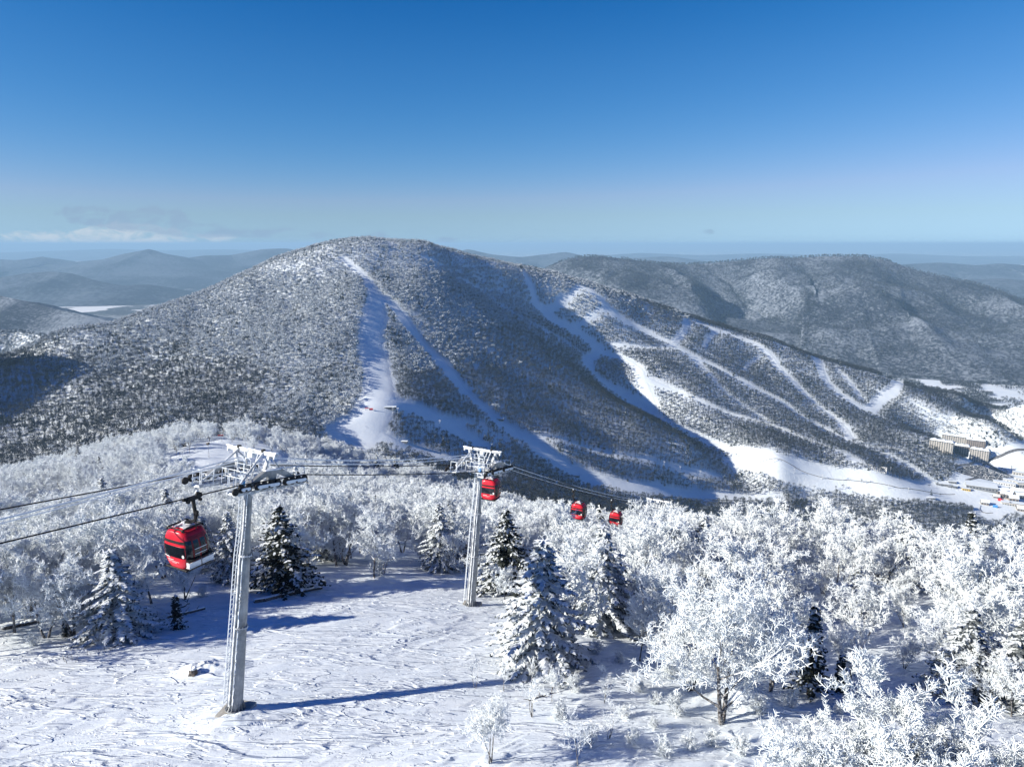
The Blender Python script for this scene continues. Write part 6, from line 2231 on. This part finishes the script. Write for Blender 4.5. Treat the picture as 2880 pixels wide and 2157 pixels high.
# car park and roads
def ground_patch(name, poly, mat, off=0.35, n=26):
    """outline seen from the drone, laid on the ground"""
    P3 = np.array([gpt(*q) for q in poly])
    C = P3[:, :2]
    x0, y0 = C.min(0); x1, y1 = C.max(0)
    gx_ = np.linspace(x0, x1, n); gy_ = np.linspace(y0, y1, n)
    bm = bmesh.new()
    vs = [bm.verts.new((q[0], q[1], 0)) for q in P3]
    f = bm.faces.new(vs)
    for ax, g in ((0, gx_), (1, gy_)):
        for c in g[1:-1]:
            co = (c, 0, 0) if ax == 0 else (0, c, 0); no = (1, 0, 0) if ax == 0 else (0, 1, 0)
            bmesh.ops.bisect_plane(bm, geom=bm.verts[:] + bm.edges[:] + bm.faces[:], plane_co=co, plane_no=no)
    for v_ in bm.verts: v_.co.z = float(ground(v_.co.x, v_.co.y)) + off
    me = bpy.data.meshes.new(name); bm.to_mesh(me); bm.free(); me.materials.append(mat)
    return obj(name, me, kind='structure')


LOT = [(954, 470), (962, 466.5), (975, 465.3), (990, 466.5), (1003, 470.5), (1013, 476), (1005, 479), (994, 481), (980, 478), (964, 474)]
ground_patch("car_park", LOT, M['asphalt'])


def path_strip(name, pts, w, mat, off=0.4):
    P3 = np.array([gpt(*q) for q in pts])
    t = np.concatenate([[0], np.cumsum(np.hypot(*np.diff(P3[:, :2], axis=0).T))])
    tt = np.linspace(0, t[-1], max(4, int(t[-1] / 8)))
    x, y = np.interp(tt, t, P3[:, 0]), np.interp(tt, t, P3[:, 1])
    tx, ty = np.gradient(x), np.gradient(y); L = np.hypot(tx, ty) + 1e-6
    X = np.stack([x - ty / L * w / 2 * s for s in (-1, 0, 1)], 1); Y = np.stack([y + tx / L * w / 2 * s for s in (-1, 0, 1)], 1)
    Z = ground(X, Y) + off
    idx = np.arange(Z.size).reshape(Z.shape)
    q = np.stack([idx[:-1, :-1].ravel(), idx[:-1, 1:].ravel(), idx[1:, 1:].ravel(), idx[1:, :-1].ravel()], 1)
    return obj(name, np_mesh(name, np.stack([X.ravel(), Y.ravel(), Z.ravel()], 1), [q], [mat], smooth=True), kind='structure')


path_strip("road", [(955, 466), (970, 464), (985, 461.5), (1000, 456), (1030, 450)], 7, M['asphalt'])
path_strip("road", [(985, 461.5), (1000, 470), (1013, 477), (1030, 482)], 7, M['asphalt'])
path_strip("road", [(966, 480), (985, 476), (1000, 473)], 6, M['asphalt'], 0.5)
for q in ([(978, 441), (986, 430), (992, 422), (1000, 426), (1005, 418), (996, 414)], [(990, 446), (1003, 438), (1006, 425), (1000, 410), (985, 400)], [(1012, 446), (1010, 432), (1016, 425), (1030, 420)], [(985, 445), (1000, 446), (1030, 444)]):
    path_strip("snowy_path", q, 11, M['piste'])


def car_mesh(paint):
    b = MB()
    b.prism([(-2.2, 0.35), (2.2, 0.35), (2.25, 0.75), (1.9, 0.95), (1.2, 1.0), (0.6, 1.45), (-1.3, 1.48), (-2.05, 1.0), (-2.25, 0.8)], -0.88, 0.88,
            Matrix(((1, 0, 0, 0), (0, 0, 1, 0), (0, 1, 0, 0), (0, 0, 0, 1))), 0)
    b.prism([(1.05, 1.02), (0.55, 1.40), (-1.2, 1.42), (-1.85, 1.02)], -0.90, 0.90, Matrix(((1, 0, 0, 0), (0, 0, 1, 0), (0, 1, 0, 0), (0, 0, 0, 1))), 1)
    b.box((-0.35, 0, 1.53), (1.9, 1.6, 0.14), None, 2); b.box((1.55, 0, 1.03), (1.1, 1.6, 0.10), None, 2)
    for x in (-1.4, 1.4):
        for y in (-0.8, 0.8):
            b.lathe([(0.02, -0.12), (0.33, -0.12), (0.33, 0.12), (0.02, 0.12)], (x, y, 0.33), 10, 3, Matrix.Rotation(pi / 2, 3, 'X'))
    return b.mesh("car", [paint, M['win_dark'], M['piste'], M['black']])


CARS = [car_mesh(M['car_dark']), car_mesh(M['car_white']), car_mesh(M['car_silver'])]
lotp = np.array([gpt(*q)[:2] for q in LOT])
ang = radians(-32)
ca_, sa_ = cos(ang), sin(ang)
cx0, cy0 = lotp.mean(0)
cnt = 0
for row in range(-12, 13):
    for k in range(-40, 41):
        u, v = k * 3.1, row * 8.6 + (2.6 if row % 2 else 0)
        x, y = cx0 + u * ca_ - v * sa_, cy0 + u * sa_ + v * ca_
        if not in_poly(np.array([x]), np.array([y]), [tuple(q) for q in lotp])[0] or random.random() < 0.30 or cnt >= 290: continue
        cnt += 1
        ci = random.choice([0, 0, 0, 1, 2])
        obj("parked_car", CARS[ci], None, (x, y, float(ground(x, y)) + 0.38), (0, 0, ang + pi / 2 + random.uniform(-0.05, 0.05)),
            label=["dark snow roofed car in the rows of the resort car park", "white snow roofed car in the rows of the resort car park", "silver snow roofed car in the rows of the resort car park"][ci], cat="car",
            group=["dark cars in the car park", "white cars in the car park", "silver cars in the car park"][ci])


# lift pylons and light masts on the runs
def pylon_mesh(h):
    b = MB(); b.tube((0, 0, -1), (0, 0, h), 0.42, 0.30, 8); b.box((0, 0, h), (4.2, 0.5, 0.5)); b.box((-2, 0, h - 0.3), (0.5, 3, 0.5)); b.box((2, 0, h - 0.3), (0.5, 3, 0.5))
    return b.mesh("pylon", [M['galv_frost']])


def lamp_mesh(h):
    b = MB(); b.tube((0, 0, -1), (0, 0, h), 0.35, 0.22, 8); b.box((0, -0.3, h), (1.8, 0.5, 1.0)); b.box((0, 0, 0), (1.4, 1.4, 0.8))
    return b.mesh("light_mast", [M['galv_frost']])


PY = pylon_mesh(11); LM = lamp_mesh(20)
for a, c in [(393, 413), (398, 414), (566, 349), (597, 362), (657, 372), (685, 391), (727, 424), (752, 424), (786, 434), (800, 441), (812, 444), (846, 452), (757, 459), (774, 462), (794, 473), (822, 479), (843, 480), (866, 483), (888, 488), (908, 492), (664, 466), (680, 471), (700, 475), (742, 349), (800, 396), (834, 405), (868, 434), (890, 437), (440, 426), (780, 352), (875, 379)]:
    p = gpt(a, c)
    obj("lift_pylon", PY, None, tuple(p), (0, 0, radians(-30)), label="slim frosted chairlift pylon on the far ski slopes", cat="pylon", group="chairlift pylons on the mountain")
for a, c, lb in [(890, 475, "tall white light mast in the dark wood right of the hillside sign"), (913, 479, "tall white light mast at the edge of the run by the lift station"), (886, 378.5, "thin tall mast on the ridge above the right hand runs"), (1013, 553, "thin white mast at the bottom of the runs near the right edge"), (1018, 560, "white mast beside the wood at the right edge")]:
    p = gpt(a, c)
    obj("light_mast", LM, None, tuple(p), label=lb, cat="light mast")
# fences: the ring round the ticket house and the long run fences
def fence(pts, label, h=1.6, step=5):
    P3 = [gpt(*q) for q in pts]
    m = MB()
    root = None
    for a, c in zip(P3[:-1], P3[1:]):
        L = max(1, int(np.hypot(*(c - a)[:2]) / step))
        prev = None
        for k in range(L + 1):
            q = a + (c - a) * k / L
            z = float(ground(q[0], q[1]))
            cur = Vector((q[0], q[1], z))
            m.tube(cur - Vector((0, 0, .3)), cur + Vector((0, 0, h)), 0.10, n=5)
            if prev is not None:
                m.beam(prev + Vector((0, 0, h * 0.6)), cur + Vector((0, 0, h * 0.6)), 0.08, h * 0.75)
            prev = cur
    return m.build("run_fence", [M['wood_log']], None, label=label, cat="fence")


fence([(980.5, 505), (979.5, 508.5), (982, 511.5), (987, 513), (993, 512.5)], "curved fence round the ticket house")
fence([(760, 462), (800, 470), (850, 480), (900, 488), (955, 494)], "long dark fence crossing the open resort floor")
fence([(1001, 520), (1005, 516), (1008, 513.5)], "short dark fence at the head of the right hand wood", 3)
fence([(998, 522), (1004, 530), (1010, 542), (1016, 553)], "fence down the left side of the right hand wood")
fence([(650, 497), (705, 499), (760, 500)], "dark fence along the flat track at the bottom")
# blue board on the snow
p = gpt(995, 507); o = MB(); o.box((0, 0, 3.2), (9, 0.6, 6)); o.beam((-3.5, 0.8, -0.5), (-3.5, 0, 5), 0.3, 0.3); o.beam((3.5, 0.8, -0.5), (3.5, 0, 5), 0.3, 0.3)
o.build("blue_board", [M['blue_box']], None, tuple(p), (0, 0, radians(-25)), label="square blue board standing on the snow by the ticket house", cat="board")
p = gpt(1000.5, 500); o = MB(); o.prism([(-5, 0), (5, 0), (5, 3), (0, 5), (-5, 3)], -4, 4, Matrix(((1, 0, 0, 0), (0, 0, 1, 0), (0, 1, 0, 0), (0, 0, 0, 1))))
o.build("red_tent", [M['red_flag']], None, tuple(p), (0, 0, radians(-30)), label="dark red tent in front of the village lodges", cat="tent")
